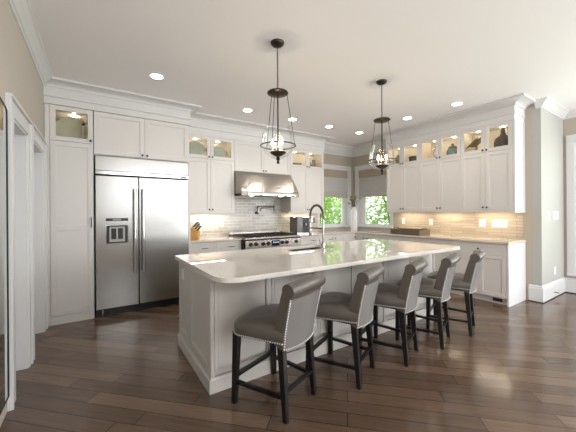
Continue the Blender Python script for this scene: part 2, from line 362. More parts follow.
def shade(loc, rotz, w, label):
    t = thing('roman_shade', label, 'window shade', loc, rotz)
    z1 = WZ1-.012; z0 = 1.735
    bm = BM(); box(bm, .016, w-.016, .004, .03, z1-.035, z1); obj('headrail', bm, M['trim'], t)
    # valance
    pts = [(.006, z1), (-.006, z1-.01), (-.008, z1-.17), (-.002, z1-.185), (.004, z1-.17)]
    bm = BM(); prism_x(bm, pts, .016, w-.016); obj('valance', bm, M['shade_top'], t)
    # body with soft folds at the foot
    prof = [(.012, z1-.04), (.012, z1-.3), (.008, z0+.14), (-.004, z0+.10), (.006, z0+.085), (-.010, z0+.06), (.004, z0+.045), (-.014, z0+.02), (-.002, z0), (.012, z0)]
    back = [(.020, z0+.01), (.020, z1-.04)]
    bm = BM(); prism_x(bm, prof+back, .02, w-.02); obj('fabric', bm, M['shade'], t)
    bm = BM(); box(bm, .02, w-.02, -.006, .010, z0-.012, z0+.004); obj('bottom_bar', bm, M['stem'] if False else M['shade_top'], t)
    return t
shade((4.30, YW, 0), 0, .99, 'grey linen roman shade half lowered in the left corner window')
shade((XW, 5.06, 0), -PI/2, 1.01, 'grey linen roman shade half lowered in the right-hand corner window')

# ------------------------------------------------------------------ cabinet builders (local: x along front, front face y=0 facing -y, body to +y)
def shaker(bm, x0, x1, z0, z1, t=.02, sw=.055, rec=.010, y=0.0, mid=None):
    yb = y; yf = y-t
    box(bm, x0, x0+sw, yf, yb, z0, z1); box(bm, x1-sw, x1, yf, yb, z0, z1)
    box(bm, x0+sw, x1-sw, yf, yb, z0, z0+sw); box(bm, x0+sw, x1-sw, yf, yb, z1-sw, z1)
    if mid: box(bm, x0+sw, x1-sw, yf, yb, mid-sw/2, mid+sw/2)
    box(bm, x0+sw, x1-sw, yf+rec, yb, z0+sw, z1-sw)
    m_ = .008
    def ring(za, zb):
        for a, b, c, d in ((x0+sw, x0+sw+m_, za, zb), (x1-sw-m_, x1-sw, za, zb), (x0+sw, x1-sw, za, za+m_), (x0+sw, x1-sw, zb-m_, zb)):
            box(bm, a, b, yf+rec*.5, yb, c, d)
    if mid: ring(z0+sw, mid-sw/2); ring(mid+sw/2, z1-sw)
    else: ring(z0+sw, z1-sw)
def knob(parent, x, z, y=-.02):
    bm = BM(); prof = [(.005, 0), (.005, .012), (.0135, .016), (.015, .022), (.011, .028), (0.001, .030)]
    lathe(bm, prof, seg=12); 
    return obj('knob', bm, M['knob'], parent, smooth=True, loc=(x, y, z), rot=(PI/2, 0, 0))
def pull(parent, x, z, L=.11, y=-.02, vertical=False, m='knob', name='handle', r=.005, off=.028):
    bm = BM(); d = L/2
    if vertical: tube(bm, [(x, y-off, z-d), (x, y-off, z+d)], r); ends = [(x, z-d*.8), (x, z+d*.8)]
    else: tube(bm, [(x-d, y-off, z), (x+d, y-off, z)], r); ends = [(x-d*.8, z), (x+d*.8, z)]
    for ex, ez in ends: tube(bm, [(ex, y, ez), (ex, y-off, ez)], r*.9)
    return obj(name, bm, M[m], parent, smooth=True)
def door(parent, x0, x1, z0, z1, kx=None, kz=None, mid=None, name='door', m='white', g=.0015):
    bm = BM(); shaker(bm, x0+g, x1-g, z0+g, z1-g, mid=mid); d = obj(name, bm, M[m], parent, bevel=.0012)
    if kx is not None: knob(d, kx, kz)
    return d
def gdoor(parent, x0, x1, z0, z1, kx, kz, g=.0015, sw=.055):
    bm = BM(); x0 += g; x1 -= g; z0 += g; z1 -= g; t = .02
    box(bm, x0, x0+sw, -t, 0, z0, z1); box(bm, x1-sw, x1, -t, 0, z0, z1)
    box(bm, x0+sw, x1-sw, -t, 0, z0, z0+sw); box(bm, x0+sw, x1-sw, -t, 0, z1-sw, z1)
    d = obj('glass_door', bm, M['white'], parent, bevel=.0012)
    bm = BM(); box(bm, x0+sw, x1-sw, -.012, -.008, z0+sw, z1-sw); obj('glass_pane', bm, M['cabglass'], d)
    knob(d, kx, kz); return d
def body_box(parent, w, d, z0, z1, name='body', m='white', x0=0):
    bm = BM(); box(bm, x0, x0+w, 0.0, d, z0, z1); return obj(name, bm, M[m], parent)
def lit_box(parent, x0, x1, d, z0, z1, pucks, en=.5):
    bm = BM(); t = .018
    box(bm, x0, x1, 0, d, z0, z0+t); box(bm, x0, x1, 0, d, z1-t, z1); box(bm, x0, x0+t, 0, d, z0+t, z1-t); box(bm, x1-t, x1, 0, d, z0+t, z1-t)
    b = obj('display_box', bm, M['white'], parent)
    bm = BM(); t2 = t+.001
    box(bm, x0+t, x1-t, d-.012, d, z0+t, z1-t); box(bm, x0+t, x0+t+.003, .012, d-.012, z0+t, z1-t); box(bm, x1-t-.003, x1-t, .012, d-.012, z0+t, z1-t)
    box(bm, x0+t+.003, x1-t-.003, .012, d-.012, z0+t, z0+t+.003)
    obj('lining', bm, M['inner'], parent)
    for px in pucks:
        bm = BM(); lathe(bm, [(.030, z1-t-.010), (.034, z1-t-.006), (.034, z1-t)], px, d*.5, 16); obj('puck_light', bm, M['puck'], parent)
        l = light('puck_lamp', 'POINT', (px, d*.45, z1-t-.035), (0, 0, 0), en, (1, .88, .72), .02); l.parent = parent
Z_SPLIT = 2.285
def upper_unit(label, loc, rotz, w, ztop, group=None, d=.36, name='wall_cabinet', glass=True, z0=1.375, doors=2):
    t = thing(name, label, 'cabinet', loc, rotz, group)
    if glass:
        body_box(t, w, d, z0, Z_SPLIT); lit_box(t, 0, w, d, Z_SPLIT, ztop, [w*.27, w*.73])
        gdoor(t, 0, w/2, Z_SPLIT, ztop, w/2-.028, Z_SPLIT+.035); gdoor(t, w/2, w, Z_SPLIT, ztop, w/2+.028, Z_SPLIT+.035)
        zt = Z_SPLIT
    else: body_box(t, w, d, z0, ztop); zt = ztop
    door(t, 0, w/2, z0, zt, w/2-.028, z0+.045); door(t, w/2, w, z0, zt, w/2+.028, z0+.045)
    return t

# frieze + crown over cabinets (fixed trim)
def cab_crown(name, path, zb, proj, extra=.0):
    prof = [(0, zb), (.006, zb), (.006, 2.785), (.020, 2.79), (.020, 2.803), (.010, 2.81), (.010, 2.905), (.022, 2.908), (.024, 2.918)]
    for k in range(6):
        a = k/5*PI/2
        prof.append((.026+(proj-.04)*(1-math.cos(a)), 2.92+(H-.028-2.92)*math.sin(a)))
    prof += [(proj, H-.024), (proj, H), (0, H)]
    return crown(name, path, prof)
cab_crown('trim_5', [(-.52, 4.516), (1.205, 4.516), (1.205, 4.86)], 2.705, .14)
cab_crown('trim_6', [(1.205, 4.86), (4.19, 4.86), (4.19, YW)], 2.67, .17)
cab_crown('trim_7', [(XW, 3.93), (5.107, 3.93), (5.107, 1.70), (XW, 1.70)], 2.70, .17)
# filler behind crowns so the tops are closed
bm = BM(); box(bm, -.52, 1.205, 4.52, YW, 2.706, H-.002); struct('trim_8', bm, M['white'])
bm = BM(); box(bm, 1.206, 4.19, 4.864, YW, 2.672, H-.002); struct('trim_9', bm, M['white'])
bm = BM(); box(bm, 5.111, XW, 1.704, 3.926, 2.702, H-.002); struct('trim_10', bm, M['white'])

# pantry ------------------------------------------------------------
YF = 4.536   # carcass front (doors 2 cm proud)
P = thing('pantry_cabinet', 'tall white pantry cabinet with a lit glass door on top, left of the fridge', 'cabinet', (-.515, YF, 0))
bm = BM(); box(bm, 0, .49, 0, YW-YF, .0, 2.27); obj('body', bm, M['white'], P)
bm = BM(); box(bm, 0, .045, -.018, 0, .0, 2.70); box(bm, .047, .49, -.012, 0, 0, .105); obj('stile', bm, M['white'], P, bevel=.001)
d_ = door(P, .048, .488, .107, 2.262, mid=1.185); pull(d_, .462, 1.25, .13, vertical=True)
lit_box(P, 0, .49, YW-YF, 2.27, 2.704, [.27], .55)
gdoor(P, .048, .488, 2.265, 2.70, .462, 2.30)
# over-fridge cabinet --------------------------------------------------
FX0, FX1 = -.02, 1.178
Fc = thing('bridge_cabinet', 'wide white two-door cabinet directly above the steel refrigerator', 'cabinet', (FX0, YF, 0))
body_box(Fc, FX1-FX0+.02, YW-YF, 2.135, 2.703)
wd = (FX1-FX0+.0)
door(Fc, 0.0, wd/2, 2.14, 2.70, wd/2-.03, 2.175); door(Fc, wd/2, wd+.005, 2.14, 2.70, wd/2+.03, 2.175)
bm = BM(); box(bm, FX1+.002, 1.205, YF-.018, YW, 0, 2.132)
tag(obj('end_panel', bm, M['white']), 'thin white full-height panel closing the right side of the fridge', 'panel')

# refrigerator -----------------------------------------------------------
Rf = thing('refrigerator', 'built-in stainless steel side-by-side refrigerator with dispenser in left door', 'refrigerator', (FX0, YF-.02, 0))
W = FX1-FX0
bm = BM(); box(bm, .006, W-.006, .03, .66, .10, 2.125); obj('cabinet_shell', bm, M['gap'], Rf)
bm = BM(); box(bm, .01, W-.006, .04, .6, .0, .10); obj('toe_kick', bm, M['black'], Rf)
sx = .515
bm = BM(); box(bm, .012, sx-.004, -.028, .028, .105, 1.862); ld = obj('door', bm, M['steel'], Rf, bevel=.006, segs=2)
bm = BM(); box(bm, sx+.004, W-.006, -.028, .028, .105, 1.862); rd = obj('door', bm, M['steel'], Rf, bevel=.006, segs=2)
bm = BM(); box(bm, .012, W-.006, -.05, .028, 1.872, 1.925); obj('trim_ledge', bm, M['chrome'], Rf, bevel=.008, segs=2)
bm = BM(); box(bm, .012, W-.006, -.012, .028, 1.93, 2.122); gr = obj('grille', bm, M['steel'], Rf, bevel=.003)
bm = BM(); box(bm, W-.13, W-.035, -.0535, -.049, 1.885, 1.905); obj('badge', bm, M['black'], Rf)
def fridge_handle(p, x):
    bm = BM(); tube(bm, [(x, -.085, .56), (x, -.085, 1.70)], .020, 12)
    for z in (.60, 1.66): tube(bm, [(x, -.028, z), (x, -.085, z)], .011, 8)
    obj('handle', bm, M['chrome'], p, smooth=True)
fridge_handle(ld, sx-.052); fridge_handle(rd, sx+.052)
bm = BM(); box(bm, .122, .388, -.031, -.020, .955, 1.215); dp = obj('dispenser', bm, M['chrome'], ld, bevel=.003)
bm = BM(); box(bm, .132, .378, -.0325, -.030, .968, 1.203); obj('recess', bm, M['black'], dp)
bm = BM(); box(bm, .165, .345, -.034, -.031, .985, 1.185); obj('recess_plate', bm, mat('satin_grey', rgb(170, 170, 168), .4), dp)
bm = BM(); box(bm, .185, .243, -.038, -.032, 1.02, 1.165); box(bm, .262, .32, -.038, -.032, 1.02, 1.165); obj('paddle', bm, M['black'], dp, bevel=.004)
bm = BM(); box(bm, .125, .385, -.031, -.020, 1.262, 1.300); dd = obj('display_strip', bm, M['black'], ld, bevel=.003)
bm = BM(); box(bm, .205, .30, -.0325, -.029, 1.270, 1.292); obj('screen', bm, mat('grey_screen', rgb(150, 150, 152), .2), dd)
for x in (.09, W-.10):
    bm = BM(); lathe(bm, [(.018, 0), (.018, .05), (.012, .10)], x, .02, 12); obj('foot', bm, M['chrome'], Rf)

# wall cabinets ----------------------------------------------------------
YU = 4.88
upper_unit('white wall cabinet right of the fridge with fish-shaped dishes behind its glass', (1.207, YU, 0), 0, .873, 2.67, d=YW-YU-.002)
t = thing('hood_cabinet', 'short white two-door cabinet mounted above the steel range hood', 'cabinet', (2.082, YU, 0))
body_box(t, 1.216, YW-YU-.002, 2.12, 2.67); door(t, 0, .608, 2.12, 2.67, .58, 2.155); door(t, .608, 1.216, 2.12, 2.67, .636, 2.155)
upper_unit('white wall cabinet right of the range hood with glassware behind its glass doors', (3.30, YU, 0), 0, .885, 2.67, d=YW-YU-.002)
XU = 5.127
upper_unit('white wall cabinet beside the corner window, third from the open end, holding dark glassware', (XU, 3.93, 0), -PI/2, .742, 2.70)
upper_unit('middle wall cabinet of three on the right wall, holding a sculpture and lidded jar', (XU, 3.187, 0), -PI/2, .742, 2.70)
upper_unit('white wall cabinet at the open right end, showing a bird figure and a dark vase', (XU, 2.444, 0), -PI/2, .724, 2.70)
bm = BM(); box(bm, 5.107, XW, 1.70, 1.718, 1.345, 2.70); box(bm, 5.125, XW, 1.694, 1.70, 2.28, 2.295); box(bm, 5.107, 5.15, 1.692, 1.70, 1.36, 2.70); box(bm, 5.45, XW, 1.692, 1.70, 1.36, 2.70)
box(bm, 5.10, XW, 1.69, 1.72, 1.335, 1.365)
tag(obj('end_panel', bm, M['trim']), 'white end panel closing the open end of the right wall cabinets', 'panel')
def rail(name, path, label):
    bm = BM(); sweep(bm, path, [(-.018, 1.345), (-.003, 1.345), (-.0005, 1.355), (-.0005, 1.375), (-.02, 1.375)])
    return tag(obj(name, bm, M['white']), label, 'trim')
rail('light_rail', [(1.207, YU-.018), (2.08, YU-.018)], 'white light rail under the cabinet between fridge and hood')
rail('light_rail', [(3.30, YU-.018), (4.185, YU-.018), (4.185, YW)], 'white light rail under the cabinet above the coffee maker')
rail('light_rail', [(XW, 3.93), (XU-.018, 3.93), (XU-.018, 1.72)], 'long white light rail under the three right wall cabinets')

def undercab(loc, rotz, L, e, label):
    t = thing('under_cabinet_light', label, 'light', loc, rotz)
    bm = BM(); box(bm, -L/2, L/2, -.02, .02, -.012, 0); obj('housing', bm, M['trim'], t)
    bm = BM(); box(bm, -L/2+.02, L/2-.02, -.012, .012, -.015, -.012); obj('diffuser', bm, M['puck'], t)
    l = light('strip_lamp', 'AREA', (0, 0, -.02), (0, 0, 0), e, (1, .86, .68), L-.05, .03); l.parent = t
undercab((1.66, 5.08, 1.374), 0, .7, 2.2, 'slim warm light strip under the cabinet between fridge and hood')
undercab((3.74, 5.08, 1.374), 0, .7, 2.0, 'slim warm light strip under the cabinet over the coffee maker')
undercab((5.33, 3.55, 1.374), PI/2, .55, 1.7, 'slim warm light strip under the right wall cabinet nearest the window')
undercab((5.33, 2.80, 1.374), PI/2, .55, 1.7, 'slim warm light strip under the middle right wall cabinet')
undercab((5.33, 2.08, 1.374), PI/2, .55, 1.7, 'slim warm light strip under the right wall cabinet at the open end')

# backsplash --------------------------------------------------------------
bm = BM(); box(bm, 2.0825, 3.2995, YW-.01, YW, 1.375, 2.11)
tag(obj('tile_backsplash', bm, M['tile_back']), 'glossy subway tile field on the wall between range hood and pot filler', 'backsplash')
bm = BM(); box(bm, 1.208, 4.298, YW-.01, YW, .922, 1.374)
tag(obj('tile_backsplash', bm, M['tile_back']), 'glossy beige subway tile backsplash behind the range', 'backsplash')
bm = BM(); box(bm, XW-.01, XW, 1.72, 3.925, .92, 1.374)
tag(obj('tile_backsplash', bm, M['tile_right']), 'long thin beige tile backsplash on the right wall below the cabinets', 'backsplash')
bm = BM(); sweep(bm, [(4.301, YW), (XW, YW), (XW, 3.951)], [(0, .92), (.012, .92), (.012, .996), (0, .996)])
tag(obj('stone_upstand', bm, M['quartz2e']), 'grey stone upstand below the two corner windows', 'backsplash')

# base cabinets ---------------------------------------------------------------
YB = 4.612; XB = 4.885; ZC = .885
def base_unit(label, loc, rotz, w, d, cells, name='base_cabinet'):
    t = thing(name, label, 'cabinet', loc, rotz)
    d -= .003; bm = BM(); box(bm, 0, w, 0, d, .10, ZC); box(bm, 0, w, .055, d, 0, .10); obj('body', bm, M['white'], t)
    for kind, x0, x1, z0, z1, *r in cells:
        if kind == 'drawer':
            bm = BM(); g = .0015; shaker(bm, x0+g, x1-g, z0+g, z1-g, sw=.035, rec=.007); dr = obj('drawer', bm, M['white'], t, bevel=.001)
            for kx in r: pull(dr, kx, (z0+z1)/2, .10) if w < 2 and not isinstance(kx, tuple) else knob(dr, kx[0], (z0+z1)/2)
        else:
            door(t, x0, x1, z0, z1, r[0], r[1])
    return t
DZ = .715
base_unit('white base cabinet between the fridge and the range', (1.207, YB, 0), 0, .875, YW-YB,
          [('drawer', .0, .44, DZ, .875, .24), ('drawer', .44, .875, DZ, .875, .69), ('door', 0, .44, .105, DZ, .41, .66), ('door', .44, .875, .105, DZ, .47, .66)])
base_unit('white base cabinet just right of the range, under the coffee maker', (3.305, YB, 0), 0, .70, YW-YB,
          [('drawer', .0, .70, DZ, .875, .35), ('door', 0, .35, .105, DZ, .32, .66), ('door', .35, .70, .105, DZ, .38, .66)])
base_unit('white base cabinet under the back corner window', (4.007, YB, 0), 0, XB-4.009, YW-YB,
          [('drawer', .0, .22, DZ, .875, .11), ('door', .22, .55, .105, .875, .25, .80), ('door', .55, .87, .105, .875, .84, .80), ('door', 0, .22, .105, DZ, .19, .66)])
base_unit('white corner base cabinet with small round knobs below the right corner window', (XB, YB-.002, 0), -PI/2, .66, XW-XB,
          [('drawer', .02, .32, DZ, .875, (.28,)), ('drawer', .32, .66, DZ, .875, (.37,)), ('door', .02, .32, .105, DZ, .29, .66), ('door', .32, .66, .105, DZ, .36, .66)])
base_unit('white base cabinet under the wooden tray on the right wall', (XB, 3.948, 0), -PI/2, .72, XW-XB,
          [('drawer', .0, .72, DZ, .875, .36), ('door', 0, .36, .105, DZ, .33, .66), ('door', .36, .72, .105, DZ, .39, .66)])
base_unit('white base cabinet between the tray cabinet and the end cabinet', (XB, 3.226, 0), -PI/2, .775, XW-XB,
          [('drawer', .0, .775, DZ, .875, .39), ('door', 0, .3875, .105, DZ, .36, .66), ('door', .3875, .775, .105, DZ, .42, .66)])
base_unit('white base cabinet at the open right end with a floor register in its plinth', (XB, 2.449, 0), -PI/2, .729, XW-XB,
          [('drawer', .0, .729, DZ, .875, (.37,)), ('door', 0, .37, .105, DZ, .34, .66), ('door', .37, .729, .105, DZ, .40, .66)])
bm = BM(); box(bm, XB-.022, XW, 1.692, 1.718, 0, ZC)
tag(obj('end_panel', bm, M['trim'], bevel=.001), 'white panel closing the open end of the right base cabinets', 'panel')
bm = BM(); box(bm, 4.932, 4.9395, 1.80, 1.92, .03, .075)
rg = tag(obj('floor_register', bm, M['register']), 'small brown vent register in the plinth of the end cabinet', 'vent')
bm = BM()
for k in range(8): box(bm, 4.928, 4.932, 1.808+k*.0135, 1.815+k*.0135, .036, .069)
obj('louvre', bm, M['black'], rg)

# perimeter counters
def slab(name, pts, z0, z1, m, label, cat='countertop', bevel=.006):
    bm = BM(); prism(bm, pts, z0, z1); return tag(obj(name, bm, m, bevel=bevel, segs=2), label, cat)
slab('countertop', [(1.207, YB-.042), (2.083, YB-.042), (2.083, YW-.011), (1.207, YW-.011)], ZC, .92, M['quartz2'], 'light stone countertop between fridge and range')
slab('countertop', [(3.302, YB-.042), (XB-.042, YB-.042), (XB-.042, 1.682), (XW-.002, 1.682), (XW-.002, 1.70), (XW-.013, 1.70), (XW-.013, YW-.013), (3.302, YW-.013)], ZC, .92, M['quartz2'], 'l-shaped light stone countertop running under the windows and along the right wall')

# range -----------------------------------------------------------------------
Rg = thing('range', 'wide stainless steel gas range with black knobs under the hood', 'range', (2.105, 4.50, 0))
RW = 1.178
bm = BM(); box(bm, 0, RW, .03, YW-.012-4.50, .12, .90); obj('body', bm, M['steel'], Rg)
bm = BM(); prism_x(bm, [(.03, .90), (-.03, .875), (-.03, .745), (.03, .735)], 0, RW); obj('control_panel', bm, M['steelh'], Rg, bevel=.003)
bm = BM(); box(bm, 0, RW, .0, YW-.012-4.50, .90, .925); obj('cooktop', bm, M['steelh'], Rg, bevel=.003)
bm = BM(); box(bm, 0, RW, YW-.05-4.50, YW-.012-4.50, .925, .985); obj('backguard', bm, M['steelh'], Rg, bevel=.003)
for k in range(3):
    bm = BM(); x0 = .03+k*.375
    for j in range(5): box(bm, x0+.01+j*.085, x0+.022+j*.085, .06, .60, .94, .957)
    for yy in (.06, .19, .33, .46, .588): box(bm, x0+.01, x0+.362, yy, yy+.012, .94, .957)
    for fx in (x0+.012, x0+.35):
        for fy in (.065, .59): box(bm, fx, fx+.01, fy, fy+.01, .925, .94)
    obj('grate', bm, M['iron'], Rg)
    for fy in (.19, .46):
        bm = BM(); lathe(bm, [(.055, .925), (.055, .932), (.035, .934), (.035, .942)], x0+.186, fy, 16); obj('burner', bm, M['iron'], Rg)
for x in (.10, .20, .345, .445, .735, .835, 1.05):
    bm = BM(); lathe(bm, [(.034, 0), (.034, .006), (.028, .008), (.026, .032), (.022, .036)], seg=16); k_ = obj('control_knob', bm, M['black'], Rg, smooth=True, loc=(x, -.03, .815), rot=(PI/2, 0, 0))
bm = BM(); box(bm, .515, .675, -.034, -.03, .765, .862); dsp = obj('display', bm, M['display'], Rg)
bm = BM()
for i, a in enumerate((.545, .575, .61, .64)): box(bm, a, a+.018, -.0348, -.034, .815, .838)
obj('digits', bm, mat('display_digits', rgb(120, 150, 190), .4, emis=(.35, .55, .9, 1), es=.8), dsp)
for x0, x1 in ((.01, .72), (.735, 1.168)):
    bm = BM(); box(bm, x0, x1, -.02, .03, .16, .725); od = obj('oven_door', bm, M['steel'], Rg, bevel=.004)
    pull(od, (x0+x1)/2, .66, x1-x0-.08, m='chrome', r=.012, off=.05)
bm = BM(); box(bm, .02, RW-.02, .06, .5, 0, .12); obj('kick_plate', bm, M['black'], Rg)
bm = BM(); box(bm, 2.0835, 2.104, 4.50, 5.2, 0.0, .90)
tag(obj('filler_strip', bm, M['gap']), 'dark filler gap between the left base cabinet and the range', 'filler')

# hood --------------------------------------------------------------------
Hd = thing('range_hood', 'sloping stainless steel range hood with two lamps over the range', 'range hood', (2.088, 0, 0))
HW = 1.206
bm = BM(); prism_x(bm, [(YW-.012, 1.66), (YW-.012, 2.118), (4.84, 2.118), (4.565, 1.735), (4.555, 1.66), (4.60, 1.66), (4.60, 1.70), (5.15, 1.70), (5.15, 1.66)], 0, HW)
obj('canopy', bm, M['steelh'], Hd, bevel=.003)
bm = BM(); box(bm, 0.02, HW-.02, 4.61, 5.14, 1.675, 1.69); obj('baffle_filter', bm, M['iron'], Hd)
bm = BM(); box(bm, .10, HW-.08, 4.535, 4.556, 1.664, 1.70); lip = obj('control_bar', bm, M['chrome'], Hd, bevel=.003)
for x in (.16, .36, .70, .88, 1.04):
    bm = BM(); lathe(bm, [(.014, 0), (.012, .02)], seg=12); obj('hood_knob', bm, M['black'], lip, loc=(x, 4.535, 1.672), rot=(PI/2, 0, 0))
for x in (.30, .92):
    bm = BM(); lathe(bm, [(.04, 1.668), (.04, 1.676)], x, 4.78, 16); obj('hood_lamp', bm, M['puck'], Hd)
    l = light('hood_lamp_light', 'SPOT', (x, 4.78, 1.66), (0, 0, 0), 3, (1, .85, .65), .03, spot=2.0); l.parent = Hd

# pot filler
Pf = thing('pot_filler', 'folding bronze pot filler tap on the tiles above the range', 'faucet', (2.70, YW-.01, 0))
bm = BM(); lathe(bm, [(.03, 0), (.03, .008), (.014, .012), (.012, .05)], seg=16); obj('wall_flange', bm, M['bronze'], Pf, loc=(0, 0, 1.36), rot=(PI/2, 0, 0))
bm = BM(); tube(bm, [(0, -.05, 1.33), (0, -.05, 1.47), (.015, -.055, 1.49), (.36, -.09, 1.49)], .009); tube(bm, [(.36, -.09, 1.52), (.36, -.09, 1.40)], .010)
tube(bm, [(.36, -.09, 1.46), (.05, -.13, 1.455), (.03, -.135, 1.44), (.03, -.135, 1.39)], .009); obj('jointed_arm', bm, M['bronze'], Pf, smooth=True)
bm = BM(); tube(bm, [(-.04, -.06, 1.345), (.04, -.06, 1.345)], .007); obj('valve_handle', bm, M['bronze'], Pf)

# knife block -----------------------------------------------------------
Kb = thing('knife_block', 'light wood knife block with black handled knives beside the fridge', 'knife block', (1.40, 4.98, .922), math.radians(55))
bm = BM(); prism_x(bm, [(-.07, 0), (.09, 0), (.09, .10), (.03, .21), (-.07, .13)], -.05, .05); obj('block', bm, M['bamboo'], Kb, bevel=.003)
for i in range(3):
    for j in range(3):
        a = Vector((-.03+i*.03, -.045+j*.035, .14+j*.026)); dv = Vector((.25, -.55, .75)).normalized()
        bm = BM(); bar(bm, a, a+dv*(.10+.012*j), .016, .019); kn = obj('knife_handle', bm, M['black'], Kb, bevel=.002)

# coffee maker ------------------------------------------------------------
Cm = thing('coffee_maker', 'black and silver coffee machine on the counter right of the range', 'coffee maker', (3.41, 4.90, .922), math.radians(-6))
bm = BM(); box(bm, 0, .14, -.12, .20, .015, .345); obj('water_tank', bm, mat('smoky_grey_plastic', rgb(92, 90, 88), .2), Cm, bevel=.008, segs=2)
bm = BM(); box(bm, .14, .44, .02, .20, .0, .33); obj('body', bm, M['black'], Cm, bevel=.008, segs=2)
bm = BM(); box(bm, .145, .44, -.10, .03, .215, .33); hd = obj('brew_head', bm, M['black'], Cm, bevel=.01, segs=2)
bm = BM(); box(bm, .30, .39, -.104, -.098, .235, .31); obj('badge_plate', bm, M['chrome'], hd)
bm = BM(); lathe(bm, [(.012, .16), (.02, .175), (.02, .215)], .26, -.04, 12); obj('spout', bm, M['chrome'], hd)
bm = BM(); box(bm, .0, .44, -.13, .20, 0, .028); obj('drip_tray', bm, M['chrome'], Cm, bevel=.004)
bm = BM(); box(bm, .02, .42, -.10, .18, .33, .352); obj('lid', bm, M['chrome'], Cm, bevel=.006)

# paper towel / small canister next to the machine? -> glowing tile only; tray ---------------------------------
Tr = thing('serving_tray', 'long weathered dark wood tray on the right counter', 'tray', (5.14, 3.42, .922), math.radians(90))
bm = BM(); L2, W2, hh = .31, .18, .095
box(bm, -L2, L2, -W2, W2, 0, .014); box(bm, -L2, L2, -W2, -W2+.016, .014, hh); box(bm, -L2, L2, W2-.016, W2, .014, hh); box(bm, -L2, -L2+.016, -W2+.016, W2-.016, .014, hh); box(bm, L2-.016, L2, -W2+.016, W2-.016, .014, hh)
obj('box', bm, M['traywood'], Tr, bevel=.002)
for s in (-1, 1):
    bm = BM(); tube(bm, [(s*(L2-.008), -.07, hh-.01), (s*(L2-.008), -.06, hh+.03), (s*(L2-.008), .06, hh+.03), (s*(L2-.008), .07, hh-.01)], .006); obj('handle', bm, M['bronze'], Tr, smooth=True)

# flower vase in the corner ------------------------------------------------
Vz = thing('vase', 'tall pale ribbed vase with green branches standing in the window corner', 'vase', (5.06, 4.81, .922))
bm = BM(); lathe(bm, [(.068, 0), (.074, .02), (.074, .44), (.066, .48), (.042, .52), (.042, .56), (.034, .56), (.034, .50)], seg=28, cap=True); obj('vessel', bm, mat('pale_ceramic_vase', rgb(214, 212, 214), .35), Vz, smooth=True)
bm = BM(); brs = []
random.seed(3)
for k in range(9):
    a = random.uniform(0, 2*PI); l = random.uniform(.10, .30); tip = Vector((math.cos(a)*.20*random.uniform(.3, 1), math.sin(a)*.16, .56+l))
    p0 = Vector((0, 0, .50)); pm = p0.lerp(tip, .5)+Vector((0, 0, .05)); tube(bm, [p0, pm, tip], [.004, .003, .002], 5); brs.append((p0, pm, tip))
st = obj('branches', bm, M['stem'], Vz)
bm = BM()
for p0, pm, tip in brs:
    for j in range(16):
        f = random.uniform(.25, 1); p = pm.lerp(tip, (f-.5)*2) if f > .5 else p0.lerp(pm, f*2)
        d = Vector((random.uniform(-1, 1), random.uniform(-1, 1), random.uniform(-.3, .8))).normalized(); s_ = d.cross(Vector((0, 0, 1))).normalized()*.012; L_ = random.uniform(.045, .08)
        vs = [bm.verts.new(p), bm.verts.new(p+d*L_*.5+s_), bm.verts.new(p+d*L_+Vector((0, 0, -.008))), bm.verts.new(p+d*L_*.5-s_)]; bm.faces.new(vs)
lv = obj('leaves', bm, M['petal'], st)

# outlets and switches -------------------------------------------------------
def outlet(label, loc, rotz, w=.075, h=.118, kind='outlet', gang=1):
    t = thing('wall_outlet' if kind == 'outlet' else 'light_switch', label, 'outlet' if kind == 'outlet' else 'switch', loc, rotz)
    bm = BM(); box(bm, -w/2, w/2, -.006, 0, -h/2, h/2); p = obj('cover_plate', bm, M['plate'], t, bevel=.002)
    for g in range(gang):
        cx = (g-(gang-1)/2)*.046
        if kind == 'outlet':
            for s in (-.022, .022):
                bm = BM(); box(bm, cx-.014, cx+.014, -.0075, -.005, s-.013, s+.013); obj('socket', bm, M['ceramic_w'], t, bevel=.002)
        else:
            bm = BM(); box(bm, cx-.016, cx+.016, -.010, -.005, -.032, .032); obj('rocker', bm, M['ceramic_w'], t, bevel=.002)
    return t
outlet('white outlet on the tiles between the knife block and the range', (1.955, YW-.01, 1.17), 0)
outlet('white outlet on the tiles above the coffee maker right side', (4.06, YW-.01, 1.17), 0)
outlet('white outlet on the right tiles beside the window, behind the tray', (XW-.01, 3.79, 1.16), -PI/2)
outlet('white outlet on the right tiles just past the front of the tray', (XW-.01, 3.18, 1.157), -PI/2)
outlet('white switch plate on the right tiles, next to the wide four-gang plate', (XW-.01, 2.28, 1.16), -PI/2, w=.10, kind='switch')
outlet('wide white four-gang switch plate on the right tiles near the open end', (XW-.01, 2.03, 1.155), -PI/2, w=.215, kind='switch', gang=4)
outlet('single white switch on the bare stub wall, left of the wider plate', (5.80, 1.50, 1.28), 0, w=.10, h=.13, kind='switch')
outlet('white triple switch plate on the bare stub wall', (6.12, 1.50, 1.285), 0, w=.24, h=.13, kind='switch', gang=3)
outlet('white outlet low on the bare stub wall above the baseboard', (6.07, 1.50, .41), 0)
Ds = thing('door_stop', 'small spring door stop on the baseboard of the stub wall', 'door stop', (5.98, 1.482, .085))
bm = BM(); tube(bm, [(0, 0, 0), (0, -.06, 0)], .006); obj('spring', bm, M['bronze'], Ds)
bm = BM(); tube(bm, [(0, -.06, 0), (0, -.075, 0)], .009); obj('tip', bm, M['plate'], Ds)

